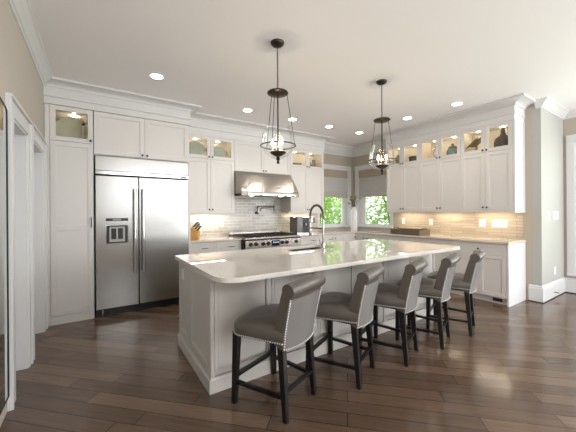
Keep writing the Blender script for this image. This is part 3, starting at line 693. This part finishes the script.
# display pieces -----------------------------------------------------------
def fish(loc, rz, s, label, tall=1.0):
    t = thing('fish_dish', label, 'decoration', loc, rz)
    bm = BM(); pts = []
    n = 22
    for k in range(n):
        a = 2*PI*k/n; pts.append((math.cos(a)*.115*s, .115*s*tall+math.sin(a)*.09*s*tall))
    lo = [bm.verts.new((x, -.012, z)) for x, z in pts]; hi = [bm.verts.new((x, .012, z)) for x, z in pts]; cf = bm.verts.new((0, -.03, .115*s*tall)); cb_ = bm.verts.new((0, .024, .115*s*tall))
    for i in range(n):
        j = (i+1) % n; bm.faces.new([lo[i], lo[j], hi[j], hi[i]]); bm.faces.new([cf, lo[j], lo[i]]); bm.faces.new([cb_, hi[i], hi[j]])
    obj('body', bm, M['ceramic_g'], t, smooth=True)
    bm = BM(); z = .115*s*tall; x = .10*s
    for y0, y1 in ((-.008, .008),):
        P_ = [(x, z), (x+.07*s, z+.05*s), (x+.055*s, z), (x+.07*s, z-.05*s)]
        lo = [bm.verts.new((a, y0, b)) for a, b in P_]; hi = [bm.verts.new((a, y1, b)) for a, b in P_]
        for i in range(4): bm.faces.new([lo[i], lo[(i+1) % 4], hi[(i+1) % 4], hi[i]])
        bm.faces.new(lo[::-1]); bm.faces.new(hi)
    obj('tail', bm, M['ceramic_g'], t)
    bm = BM(); box(bm, -.06*s, .06*s, -.02, .03, 0, .026*s); obj('stand', bm, M['bronze'], t)
ZI = Z_SPLIT+.022
fish((1.42, 4.97, ZI), 0, 1.35, 'round sage-green fish dish on a dark stand, left glass door beside the fridge')
fish((1.83, 4.97, ZI), 0, 1.15, 'smaller sage-green fish dish, second glass door from the fridge')
def glassware(loc, label, k):
    t = thing('glass_pitcher' if k else 'drinking_glasses', label, 'glassware', loc)
    if k:
        bm = BM(); lathe(bm, [(.045, 0), (.055, .02), (.06, .10), (.035, .19), (.045, .23)], seg=20, cap=False); obj('vessel', bm, mat('smoky_glass', rgb(150, 145, 135), .1, trans=.7), t, smooth=True)
        bm = BM(); tube(bm, [(.04, 0, .20), (.09, 0, .18), (.09, 0, .09), (.058, 0, .06)], .006); obj('handle', bm, M['glass'], t, smooth=True)
    else:
        bm = BM()
        lathe(bm, [(.07, 0), (.09, .03), (.12, .08), (.125, .09)], seg=24, cap=False); obj('bowl', bm, mat('grey_glass_bowl', rgb(150, 150, 138), .15, trans=.4), t, smooth=True)
        bm = BM(); lathe(bm, [(.04, 0), (.045, .005)], seg=16); obj('base', bm, M['glass'], t)
glassware((3.55, 5.02, ZI), 'low grey glass bowl behind the left glass door right of the hood', 0)
glassware((3.90, 5.04, ZI), 'smoky glass pitcher behind the right glass door right of the hood', 1)
glassware((4.06, 5.06, ZI), 'second smoky glass pitcher, closest to the window in the cabinet right of the hood', 1)
# pantry plate + figurine
t = thing('display_plate', 'large pale round plate standing in the lit pantry top', 'plate', (-.26, 4.76, 2.293)); t.scale = (1.2, 1.2, 1.2)
bm = BM(); lathe(bm, [(.001, 0), (.09, .004), (.14, .018), (.145, .022), (.001, .012)], seg=32, cap=False); obj('plate', bm, mat('pale_green_ceramic', rgb(200, 196, 172), .3), t, smooth=True, loc=(0, 0, .148), rot=(PI/2-.12, 0, 0))
bm = BM(); box(bm, -.05, .05, -.03, .06, 0, .012); bar(bm, (-.04, .05, .01), (-.04, .03, .12), .006); bar(bm, (.04, .05, .01), (.04, .03, .12), .006); obj('easel', bm, M['bronze'], t)
t = thing('candlestick', 'slim white candlestick with dark tip beside the pantry plate', 'decoration', (-.135, 4.70, 2.293))
bm = BM(); lathe(bm, [(.035, 0), (.03, .012), (.010, .03), (.016, .09), (.009, .14), (.018, .20), (.016, .24)], seg=16); obj('stick', bm, M['ceramic_w'], t, smooth=True)
bm = BM(); ball(bm, (0, 0, .255), .018); obj('finial', bm, M['bronze'], t)
t = thing('shell', 'small reddish shell on the pantry display shelf', 'decoration', (-.12, 4.61, 2.293))
bm = BM(); lathe(bm, [(.018, 0), (.028, .02), (.024, .045), (.008, .06)], seg=14); obj('whorl', bm, mat('shell_brown', rgb(150, 104, 80), .4), t, smooth=True)
# right wall pieces (near to far)
def cyl_thing(name, label, cat, loc, prof, m, part='body', extra=None):
    t = thing(name, label, cat, loc); bm = BM(); lathe(bm, prof, seg=24); obj(part, bm, m, t, smooth=True)
    if extra:
        for n, pr, mm in extra: bm = BM(); lathe(bm, pr, seg=20); obj(n, bm, mm, t, smooth=True)
    return t
cyl_thing('bottle_vase', 'dark brown bottle-shaped woven vase behind the last glass door', 'vase', (5.26, 1.895, ZI), [(.095, 0), (.112, .02), (.118, .12), (.100, .18), (.045, .22), (.028, .26), (.028, .32), (.033, .325)], M['darkjar'], extra=[('rim', [(.030, .32), (.034, .33), (.026, .335)], M['brown'])])
t = thing('bird_figurine', 'long-legged olive bird figurine behind the second glass door from the open end', 'figurine', (5.22, 2.26, ZI), math.radians(-90)); t.scale = (1.2, 1.2, 1.2)
bm = BM(); bmesh.ops.create_uvsphere(bm, u_segments=16, v_segments=10, radius=1, matrix=Matrix.Translation((0, 0, .15)) @ Matrix.Rotation(math.radians(-32), 4, 'Y') @ Matrix.Diagonal((.085, .035, .042, 1)))
tube(bm, [(.05, 0, .18), (.075, 0, .205), (.085, 0, .225)], [.022, .017, .013]); ball(bm, (.09, 0, .235), .019); obj('body', bm, mat('olive_glaze', rgb(120, 112, 66), .35, noise=.2), t, smooth=True)
bm = BM(); tube(bm, [(.105, 0, .237), (.14, 0, .228)], [.006, .001]); obj('beak', bm, M['bronze'], t)
bm = BM(); tube(bm, [(-.06, 0, .13), (-.13, 0, .09)], [.02, .004]); obj('tail', bm, M['brown'], t)
for s in (-1, 1): bm = BM(); tube(bm, [(0, s*.014, .125), (.01, s*.018, .06), (0, s*.02, 0)], .0035); obj('leg', bm, M['bronze'], t)
cyl_thing('lidded_jar', 'wide teal glass jar with brown lid behind a middle cabinet glass door', 'jar', (5.22, 2.63, ZI), [(.08, 0), (.095, .015), (.095, .12), (.075, .15), (.06, .16)], M['tealjar'], extra=[('lid', [(.065, .16), (.07, .175), (.05, .19), (.02, .20), (.024, .235), (.001, .245)], M['brown'])])
t = thing('wire_sculpture', 'pale twisted openwork sculpture behind the far middle cabinet glass door', 'sculpture', (5.28, 2.98, ZI))
bm = BM(); box(bm, -.05, .05, -.06, .06, 0, .012); obj('base', bm, M['black'], t)
bm = BM()
for s in (0, PI): tube(bm, [(0, .045*math.cos(s+k*.5)*(1-k/16), .012+k*.022) for k in range(13)], .007)
obj('loops', bm, M['chrome'], t, smooth=True)
cyl_thing('tumbler_stack', 'short dark glass bowl behind the second glass door from the window', 'glassware', (5.21, 3.36, ZI), [(.05, 0), (.085, .03), (.10, .13), (.094, .13), (.08, .035), (.001, .012)], mat('dark_green_glass', rgb(84, 84, 62), .15), extra=None)
cyl_thing('tall_jar', 'tall olive glass jar behind the glass door nearest the window', 'jar', (5.28, 3.76, ZI), [(.05, 0), (.055, .02), (.055, .18), (.035, .21), (.035, .24)], mat('olive_glass', rgb(130, 122, 86), .15))

# ------------------------------------------------------------------ island
IX0, IX1, IY0, IY1 = .715, 3.755, 2.14, 3.13
Is = thing('kitchen_island', 'long white paneled kitchen island standing on the dark wood floor', 'kitchen island', (0, 0, 0))
ZT = .885
bm = BM(); box(bm, IX0+.02, IX1-.02, IY0+.02, IY1-.02, 0, .68)
box(bm, IX0+.02, 1.83, IY0+.02, IY1-.02, .68, ZT); box(bm, 2.53, IX1-.02, IY0+.02, IY1-.02, .68, ZT); box(bm, 1.83, 2.53, IY0+.02, 2.68, .68, ZT); box(bm, 1.83, 2.53, 3.08, IY1-.02, .68, ZT)
obj('body', bm, M['island'], Is)
# front panels (facing -y)
bm = BM()
nP = 6; pw = (IX1-IX0)/nP
bm.free()
for k in range(nP):
    x0, x1 = IX0+k*pw, IX0+(k+1)*pw; e = .025
    bm2 = BM(); yf, yb = IY0+.004, IY0+.02; g = .008
    box(bm2, x0+e+g, x1-e-g, yf, yb, .125, ZT-.03); box(bm2, x0+e+.035, x1-e-.035, yf-.003, yf, .16, ZT-.06)
    obj('front_panel', bm2, M['island'], Is, bevel=.0015)
for k in range(nP+1):
    x = IX0+k*pw; x0, x1 = max(IX0, x-.025), min(IX1, x+.025)
    bm2 = BM(); box(bm2, x0, x1, IY0-.004, IY0+.02, .115, ZT); obj('pilaster', bm2, M['island'], Is, bevel=.003)
# end panels, facing -x : build in a rotated frame
Ie = bpy.data.objects.new('end_panel', None)
for (ya, yb) in ((IY0+.0, IY0+.62), (IY0+.62, IY1)):
    bm2 = BM()
    shaker(bm2, 0, yb-ya-.002, .115, ZT, sw=.075, rec=.012, y=0)
    for v in bm2.verts: x, y, z = v.co; v.co = (IX0+.02+y, ya+x+.001, z)
    obj('end_panel', bm2, M['island'], Is, bevel=.0015)
    bm2 = BM(); shaker(bm2, 0, yb-ya-.002, .115, ZT, sw=.075, rec=.012, y=0)
    for v in bm2.verts: x, y, z = v.co; v.co = (IX1-.02-y, ya+x+.001, z)
    obj('end_panel', bm2, M['island'], Is, bevel=.0015)
bpy.data.objects.remove(Ie)
# working side doors
for k in range(5):
    w5 = (IX1-IX0)/5; bm2 = BM(); shaker(bm2, IX0+k*w5+.002, IX0+(k+1)*w5-.002, .115, ZT, y=0)
    for v in bm2.verts: v.co.y = IY1-.02-v.co.y
    d5 = obj('back_door', bm2, M['island'], Is, bevel=.0015)
# corner bead and plinth
bm = BM()
box(bm, IX0-.002, IX0+.03, IY0-.002, IY0+.03, .115, ZT)
obj('corner_post', bm, M['island'], Is, bevel=.004, segs=2)
bm = BM(); q = [(0, 0), (.014, 0), (.014, .095), (.008, .104), (.006, .115), (0, .115)]
loop = [(IX0, IY0), (IX1, IY0), (IX1, IY1), (IX0, IY1), (IX0, IY0)]
for a, b in zip(loop, loop[1:]):
    pass
rings = []
nn = [(-1, -1), (1, -1), (1, 1), (-1, 1)]
for (x, y), (mx_, my_) in zip(loop[:4], nn): rings.append([bm.verts.new((x+mx_*o, y+my_*o, z)) for o, z in [(-.03, 0)]+q[1:5]+[(-.03, .115)]])
for i in range(4):
    A, B = rings[i], rings[(i+1) % 4]
    for j in range(len(A)): bm.faces.new([A[j], A[(j+1) % len(A)], B[(j+1) % len(A)], B[j]])
obj('plinth', bm, M['island'], Is)

# island counter with a rounded near corner and an undermount sink cut-out
def arc(cx, cy, r, a0, a1, n=10): return [(cx+r*math.cos(math.radians(a0+(a1-a0)*k/n)), cy+r*math.sin(math.radians(a0+(a1-a0)*k/n))) for k in range(n+1)]
SX0, SX1, SY0, SY1 = .675, 3.80, 1.81, 3.165
SK = (1.86, 2.50, 2.70, 3.06)   # sink x0 x1 y0 y1
r = .17
outer = arc(SX0+r, SY0+r, r, 180, 270)+arc(SX1-.06, SY0+.06, .06, 270, 360, 5)+arc(SX1-.03, SY1-.03, .03, 0, 90, 4)+arc(SX0+.03, SY1-.03, .03, 90, 180, 4)
inner = arc(SK[1]-.03, SK[3]-.03, .03, 0, 90, 4)+arc(SK[0]+.03, SK[3]-.03, .03, 90, 180, 4)+arc(SK[0]+.03, SK[2]+.03, .03, 180, 270, 4)+arc(SK[1]-.03, SK[2]+.03, .03, 270, 360, 4)
bm = BM()
def ringedges(pts, z):
    vs = [bm.verts.new((x, y, z)) for x, y in pts]; return vs, [bm.edges.new((vs[i], vs[(i+1) % len(vs)])) for i in range(len(vs))]
tops = {}
for z in (ZT+.001, .922):
    vo, eo = ringedges(outer, z); vi, ei = ringedges(inner, z)
    bmesh.ops.triangle_fill(bm, use_beauty=True, edges=eo+ei); tops[z] = (vo, vi)
(a0, a1), (b0, b1) = tops[ZT+.001], tops[.922]
for A, B in ((a0, b0), (a1, b1)):
    for i in range(len(A)): j = (i+1) % len(A); bm.faces.new([A[i], A[j], B[j], B[i]])
tag(obj('countertop', bm, M['quartz'], bevel=.006, segs=2), 'glossy pale quartz countertop with rounded corner on the island', 'countertop')
# sink
Sk = thing('sink', 'undermount steel sink set into the island countertop', 'sink', (0, 0, 0))
bm = BM(); x0, x1, y0, y1 = SK[0]-.008, SK[1]+.008, SK[2]-.008, SK[3]+.008; zb = .70; t_ = .008
# bowl as an open-topped shell; the island body is left below it
box(bm, x0, x1, y0, y1, zb, zb+t_); box(bm, x0, x0+t_, y0, y1, zb, ZT); box(bm, x1-t_, x1, y0, y1, zb, ZT); box(bm, x0, x1, y0, y0+t_, zb, ZT); box(bm, x0, x1, y1-t_, y1, zb, ZT)
obj('bowl', bm, M['steel'], Sk)
bm = BM(); lathe(bm, [(.04, zb+t_), (.04, zb+t_+.004), (.02, zb+t_+.005)], (x0+x1)/2, (y0+y1)/2, 20); obj('drain', bm, M['chrome'], Sk)
# faucet
Fa = thing('kitchen_faucet', 'tall brushed nickel spring spout faucet on the island by the sink', 'faucet', (2.25, 2.63, .922), math.radians(4))
bm = BM(); lathe(bm, [(.030, 0), (.030, .008), (.022, .014), (.020, .09), (.013, .10), (.012, .36)], seg=20); obj('riser', bm, M['steel'], Fa, smooth=True)
pts = [(0, 0, .34)]+[(0, .115-.115*math.cos(a), .40+.125*math.sin(a)) for a in [PI*k/16 for k in range(17)]]+[(0, .23, .30)]
bm = BM(); tube(bm, pts, .010, 10); sp_ = obj('spout', bm, M['bronze'], Fa, smooth=True)
bm = BM()
P3 = [Vector(p) for p in pts]
lens_ = [0]
for a, b in zip(P3, P3[1:]): lens_.append(lens_[-1]+(b-a).length)
hel = []
N = 34*8
for i in range(N+1):
    s_ = lens_[-1]*i/N
    k = max(j for j in range(len(lens_)) if lens_[j] <= s_+1e-9); k = min(k, len(P3)-2)
    f = (s_-lens_[k])/(lens_[k+1]-lens_[k]); p = P3[k].lerp(P3[k+1], f); tt = (P3[k+1]-P3[k]).normalized(); aa = Vector((1, 0, 0)); b2 = tt.cross(aa)
    an = 2*PI*i/8; hel.append(p+.0145*(math.cos(an)*aa+math.sin(an)*b2))
tube(bm, hel, .0028, 5); obj('spring', bm, M['steel'], sp_, smooth=True)
bm = BM(); lathe(bm, [(.016, .15), (.020, .16), (.019, .22), (.013, .31)], 0, .23, 16); obj('spray_head', bm, M['steel'], Fa, smooth=True)
bm = BM(); tube(bm, [(0, 0, .245), (0, .23, .245)], .008); torus(bm, (0, .23, .245), .023, .005, 16, 6); obj('docking_arm', bm, M['bronze'], Fa, smooth=True)
bm = BM(); tube(bm, [(-.018, 0, .055), (-.045, 0, .06), (-.075, -.01, .12)], [.011, .009, .006]); obj('lever', bm, M['steel'], Fa, smooth=True)
t = outlet('white outlet on the near end panel of the island', (IX0+.0105, 3.0, .752), -PI/2, w=.075, h=.115)

# ------------------------------------------------------------------ stools
def make_stool():
    t = thing('counter_stool', 'x', 'stool')
    zs = .50
    # seat: front +y
    def seat_out(ins=0.0):
        pts = []
        wf, wb, yf, yb = .258-ins, .198-ins, .215-ins, -.225+ins
        n = 8
        # back left -> back right -> front right arc -> front left arc
        pts.append((-wb, yb)); pts.append((wb, yb))
        for k in range(5): pts.append((wb+(wf-wb)*(k+1)/6, yb+(yf-.10-yb)*(k+1)/6))
        for k in range(n+1):
            a = PI/2*k/n; pts.append((wf-.10+.10*math.cos(a), yf-.10+.10*math.sin(a)*1.0))
        for k in range(1, 6): pts.append(((wf-.10)*(1-2*k/6), yf+.018*math.sin(PI*k/6)))
        for k in range(n+1):
            a = PI/2+PI/2*k/n; pts.append((-(wf-.10)+.10*math.cos(a), yf-.10+.10*math.sin(a)))
        for k in range(5): pts.append((-(wb+(wf-wb)*(5-k)/6), yb+(yf-.10-yb)*(5-k)/6))
        return pts
    bm = BM(); rings = []
    for ins, z in ((.006, zs), (.0, zs+.012), (-.004, zs+.045), (.0, zs+.075), (.018, zs+.098), (.055, zs+.112), (.11, zs+.120), (.16, zs+.122)):
        rings.append([bm.verts.new((x, y, z)) for x, y in seat_out(ins)])
    for A, B in zip(rings, rings[1:]):
        for k in range(len(A)): bm.faces.new([A[k], A[(k+1) % len(A)], B[(k+1) % len(A)], B[k]])
    bm.faces.new(rings[0][::-1]); bm.faces.new(rings[-1])
    obj('seat', bm, M['leather'], t, smooth=True)
    bm = BM(); so = seat_out(-.003)
    # nail row along the seat foot (front and sides)
    def nails(bm, pts, step=.0135, r=.0052):
        d = 0; last = None
        for a, b in zip(pts, pts[1:]):
            L_ = (b-a).length; s = d
            while s < L_: 
                p = a.lerp(b, s/L_); bmesh.ops.create_icosphere(bm, subdivisions=1, radius=r, matrix=Matrix.Translation(p)); s += step
            d = s-L_
    so3 = [Vector((x, y, zs+.011)) for x, y in so[1:]]+[Vector((so[0][0], so[0][1], zs+.011))]
    nails(bm, so3, .0175, .0066); obj('seat_nailheads', bm, M['nail'], t)
    # back: cross-section swept over the width
    prof = [(-.165, .49), (-.174, .60), (-.196, .70), (-.224, .80), (-.242, .865)]
    front = list(prof)
    cy, cz, rr = -.287, .872, .047
    roll = [(cy+rr*math.cos(a), cz+rr*math.sin(a)) for a in [math.radians(10+d) for d in range(0, 241, 24)]]
    backp = [(-.290, .815), (-.280, .76), (-.258, .66), (-.238, .56), (-.228, .462)]
    sec = front+roll+backp
    nu = 14
    def halfw(z): 
        f = min(1, max(0, (z-.46)/.44)); return .192+.018*f
    def warp(u, y, z):                 # u -1..1
        return Vector((u*halfw(z), y-.028+.045*u*u, z-.012*u*u*(1 if z > .8 else 0)+(.014*(1-u*u) if z > .82 else 0)))
    bm = BM(); rings = []
    for k in range(nu+1):
        u = -1+2*k/nu; rings.append([bm.verts.new(warp(u, y, z)) for y, z in sec])
    m_ = len(sec)
    for A, B in zip(rings, rings[1:]):
        for j in range(m_): bm.faces.new([A[j], A[(j+1) % m_], B[(j+1) % m_], B[j]])
    bm.faces.new(rings[0][::-1]); bm.faces.new(rings[-1])
    obj('backrest', bm, M['leather'], t, smooth=True)
    # outside back panel
    bz = [(-.2935, .812), (-.2835, .76), (-.2615, .66), (-.2415, .56), (-.2315, .470)]
    bm = BM(); rings = []
    for k in range(nu+1):
        u = (-1+2*k/nu)*.955
        rings.append([bm.verts.new(warp(u, y-.004, z)) for y, z in bz]+[bm.verts.new(warp(u, y+.006, z)) for y, z in bz[::-1]])
    n_ = len(rings[0])
    for A, B in zip(rings, rings[1:]):
        for j in range(n_): bm.faces.new([A[j], A[(j+1) % n_], B[(j+1) % n_], B[j]])
    bm.faces.new(rings[0][::-1]); bm.faces.new(rings[-1])
    obj('outside_back_panel', bm, M['leatherb'], t, smooth=True)
    bm = BM()
    for u in (-.97, .97): nails(bm, [warp(u, y-.005, z) for y, z in bz], .0175, .0066)
    nails(bm, [warp((-1+2*k/nu)*.965, -.2355, .468) for k in range(nu+1)], .0175, .0066)
    obj('back_nailheads', bm, M['nail'], t)
    # legs
    fl_, bl_ = (.205, .185), (.165, -.185); flb, blb = (.228, .192), (.180, -.228)
    tops_ = {}
    for s in (-1, 1):
        for (tx, ty), (bx, by), w0, w1 in ((fl_, flb, .048, .034), (bl_, blb, .048, .032)):
            bm = BM(); bar(bm, (s*tx, ty, zs+.01), (s*bx, by, 0), w0, w1); obj('leg', bm, M['blackwood'], t, bevel=.002)
    def legp(s, back, z):
        (tx, ty), (bx, by) = (bl_, blb) if back else (fl_, flb); f = 1-z/(zs+.01); return Vector((s*(tx+(bx-tx)*f), ty+(by-ty)*f, z))
    for s in (-1, 1):
        bm = BM(); bar(bm, legp(s, 0, .15), legp(s, 1, .15), .024); obj('side_stretcher', bm, M['blackwood'], t)
    bm = BM(); bar(bm, legp(-1, 1, .18), legp(1, 1, .18), .022); obj('back_stretcher', bm, M['blackwood'], t)
    bm = BM(); bar(bm, legp(-1, 0, .19), legp(1, 0, .19), .026); fr = obj('footrest', bm, M['blackwood'], t)
    bm = BM(); a, b = legp(-1, 0, .204), legp(1, 0, .204); a.x += .02; b.x -= .02; bar(bm, a+Vector((0, .008, 0)), b+Vector((0, .008, 0)), .008); obj('kick_strip', bm, M['chrome'], fr)
    bm = BM(); box(bm, -.18, .18, -.17, .18, zs-.02, zs+.004); obj('seat_rail', bm, M['blackwood'], t)
    return t
st0 = make_stool()
spots = [(1.105, 1.85, 21), (1.755, 1.84, 24), (2.37, 1.83, 20), (2.945, 1.82, 19), (3.495, 1.81, 20)]
slab_ = ['nearest grey leather counter stool with nailhead trim, closest to the rounded island corner',
         'second grey leather counter stool from the near end of the island',
         'middle one of the five grey leather counter stools along the island',
         'fourth grey leather counter stool from the near end, beside the farthest one',
         'farthest grey leather counter stool, at the island end facing the right cabinets']
for i, ((x, y, ra), lb) in enumerate(zip(spots, slab_)):
    o = st0 if i == 0 else copy_tree(st0)
    o.location = (x, y, 0); o.rotation_euler = (0, 0, math.radians(ra)); o['label'] = lb; o['group'] = 'counter stools along the island'

# ------------------------------------------------------------------ pendants
def make_pendant():
    t = thing('pendant_light', 'x', 'pendant light')
    bm = BM(); lathe(bm, [(.012, -.045), (.05, -.03), (.065, -.012), (.065, 0)], seg=24); obj('canopy', bm, M['bronze'], t, smooth=True)
    bm = BM(); z = -.045; k = 0
    while z > -.455:
        m_ = Matrix.Rotation(PI/2, 3, 'X') if k % 2 else Matrix.Rotation(PI/2, 3, 'Z') @ Matrix.Rotation(PI/2, 3, 'X')
        mm = m_ @ Matrix.Diagonal((.75, 1.35, 1)).to_3x3()
        torus(bm, (0, 0, z-.012), .010, .0026, 12, 5, mm); z -= .0215; k += 1
    obj('chain', bm, M['bronze'], t)
    bm = BM(); lathe(bm, [(.02, -.505), (.088, -.498), (.102, -.488), (.098, -.478), (.02, -.468), (.012, -.455)], seg=28); obj('top_disc', bm, M['bronze'], t, smooth=True)
    bm = BM(); tube(bm, [(0, 0, -.50), (0, 0, -1.09)], .007); obj('centre_rod', bm, M['bronze'], t, smooth=True)
    for k in range(3):
        a = math.radians(100+120*k)
        bm = BM(); tube(bm, [(.092*math.cos(a), .092*math.sin(a), -.495), (.170*math.cos(a), .170*math.sin(a), -.985)], .0028, 6); obj('support_rod', bm, M['bronze'], t)
    bm = BM(); torus(bm, (0, 0, -.99), .168, .0055, 40, 8); obj('ring', bm, M['bronze'], t, smooth=True)
    prof = [(.022, -1.115), (.06, -1.105), (.105, -1.08), (.142, -1.04), (.160, -.985), (.158, -.93), (.146, -.87), (.128, -.82), (.114, -.79), (.110, -.775)]
    bm = BM(); lathe(bm, prof, seg=36, cap=False); obj('glass_shade', bm, M['glass'], t, smooth=True)
    bm = BM(); lathe(bm, [(.012, -1.095), (.04, -1.085), (.074, -1.062), (.078, -1.052), (.02, -1.046)], seg=24); obj('candle_dish', bm, M['bronze'], t, smooth=True)
    bm = BM(); lathe(bm, [(.002, -1.165), (.012, -1.158), (.015, -1.145), (.008, -1.132), (.020, -1.124), (.014, -1.095)], seg=16); obj('finial', bm, M['bronze'], t, smooth=True)
    for k in range(3):
        a = math.radians(40+120*k); x, y = .055*math.cos(a), .055*math.sin(a)
        bm = BM(); lathe(bm, [(.009, -1.05), (.009, -.985)], x, y, 12); cs = obj('candle_sleeve', bm, M['ceramic_w'], t)
        bm = BM(); lathe(bm, [(.007, -.985), (.013, -.968), (.010, -.945), (.001, -.92)], x, y, 12); obj('bulb', bm, M['bulb'], cs, smooth=True)
    l = light('pendant_lamp', 'POINT', (0, 0, -.93), (0, 0, 0), 3, (1, .80, .55), .04); l.parent = t
    return t
p0 = make_pendant()
for i, (x, y, lb) in enumerate([(1.46, 2.36, 'bronze bell jar pendant over the near half of the island'), (2.985, 2.36, 'bronze bell jar pendant over the far half of the island')]):
    o = p0 if i == 0 else copy_tree(p0)
    o.location = (x, y, H); o['label'] = lb; o['group'] = 'pendants over the island'

# downlights -----------------------------------------------------------------
dl = [(.61, 3.72, 'recessed ceiling light in front of the fridge, leftmost of all'), (2.02, 4.18, 'recessed ceiling light in front of the cabinet left of the hood'), (2.88, 4.17, 'recessed ceiling light in front of the range hood, behind the near pendant'),
      (3.71, 4.15, 'recessed ceiling light in front of the cabinet right of the hood'), (4.53, 4.14, 'recessed ceiling light in the corner between hood wall and windows'),
      (4.54, 3.05, 'recessed ceiling light right of the far pendant'), (4.58, 2.24, 'recessed ceiling light nearest the open end of the right cabinets')]
d0 = None
for x, y, lb in dl:
    if d0 is None:
        d0 = thing('recessed_light', lb, 'ceiling light', (x, y, H))
        bm = BM(); lathe(bm, [(.062, -.001), (.078, -.006), (.082, 0)], seg=28, cap=False); obj('trim_ring', bm, M['trim'], d0, smooth=True)
        bm = BM(); lathe(bm, [(.064, -.004), (.064, -.001)], seg=24); obj('lens', bm, M['lens'], d0)
        l = light('downlight', 'SPOT', (0, 0, -.01), (0, 0, 0), 16, (1, .90, .76), .06, spot=1.9); l.parent = d0; o = d0
    else:
        o = copy_tree(d0); o.location = (x, y, H); o['label'] = lb
    o['group'] = 'recessed ceiling lights'

# mirror on the left wall --------------------------------------------------------
Mi = thing('wall_mirror', 'tall mirror in a thin black frame on the left wall beside the door casing', 'mirror', (XL, 2.26, 0))
def arch(w, z0, z1, n=14, rise=.05):
    pts = [(-w, z0), (w, z0)]
    for k in range(n+1):
        a = PI*k/n; pts.append((w*math.cos(a), z1+rise*math.sin(a)))
    return pts
def arch_mesh(pts, x0, x1):
    bm = BM(); prism_pts = pts
    lo = [bm.verts.new((x0, y, z)) for y, z in pts]; hi = [bm.verts.new((x1, y, z)) for y, z in pts]; n = len(pts)
    for i in range(n): bm.faces.new([lo[i], lo[(i+1) % n], hi[(i+1) % n], hi[i]])
    bm.faces.new(lo[::-1]); bm.faces.new(hi); return bm
obj('mirror_pane', arch_mesh(arch(.44, .12, 2.06), .006, .012), M['mirror'], Mi)
bm = BM(); pa = arch(.445, .115, 2.065); tube(bm, [(.010, y, z) for y, z in pa+[pa[0]]], .007, 6); obj('frame', bm, M['iron'], Mi)
obj('backing', arch_mesh(arch(.43, .13, 2.05), .001, .006), M['iron'], Mi)

# ------------------------------------------------------------------ outside
bm = BM(); box(bm, -6, 22, 5.5, 22, -.35, -.3); box(bm, 6.75, 22, -14, 5.5, -.35, -.3); g_ = struct('ground', bm, M['lawn'])
def shrub(loc, rx, ry, h, n, label, seed, m='leaf', leafs=.10):
    random.seed(seed); t = thing('leafy_shrub', label, 'shrub', loc, 0, 'shrubs outside the corner windows')
    bm = BM()
    for k in range(n):
        u = random.random(); th = random.uniform(0, 2*PI); z = random.uniform(.1, 1)*h; rad = math.sqrt(random.random())*(.65+.35*math.sin(z/h*PI)+.15*math.sin(th*3+z*4))
        p = Vector((rx*rad*math.cos(th), ry*rad*math.sin(th), z))
        d = Vector((random.gauss(0, 1), random.gauss(0, 1), random.gauss(0, .7))).normalized(); s_ = d.cross(Vector((random.random(), random.random(), 1))).normalized(); L_ = leafs*random.uniform(.6, 1.5)
        vs = [bm.verts.new(p), bm.verts.new(p+d*L_*.5+s_*L_*.28), bm.verts.new(p+d*L_), bm.verts.new(p+d*L_*.5-s_*L_*.28)]; bm.faces.new(vs)
    obj('foliage', bm, M[m], t)
    bm = BM()
    for k in range(5): a = k*1.3; tube(bm, [(0, 0, 0), (rx*.3*math.cos(a), ry*.3*math.sin(a), h*.45), (rx*.6*math.cos(a), ry*.6*math.sin(a), h*.9)], [.05, .03, .01], 6)
    obj('stems', bm, M['bark'], t)
shrub((5.7, 7.2, -.3), 1.15, .8, 3.2, 6000, 'bright green leafy shrub outside the left corner window', 1, 'leaf')
shrub((8.3, 8.6, -.3), 1.3, 1.0, 3.4, 5000, 'tall darker green shrub seen between the two corner windows', 2, 'leaf2')
shrub((7.9, 5.6, -.3), .9, 1.2, 3.0, 6000, 'bright green leafy shrub outside the right corner window', 4, 'leaf')
shrub((10.4, 6.6, -.3), 1.2, 1.2, 3.6, 4000, 'dark green shrub behind the one outside the right corner window', 5, 'leaf2')
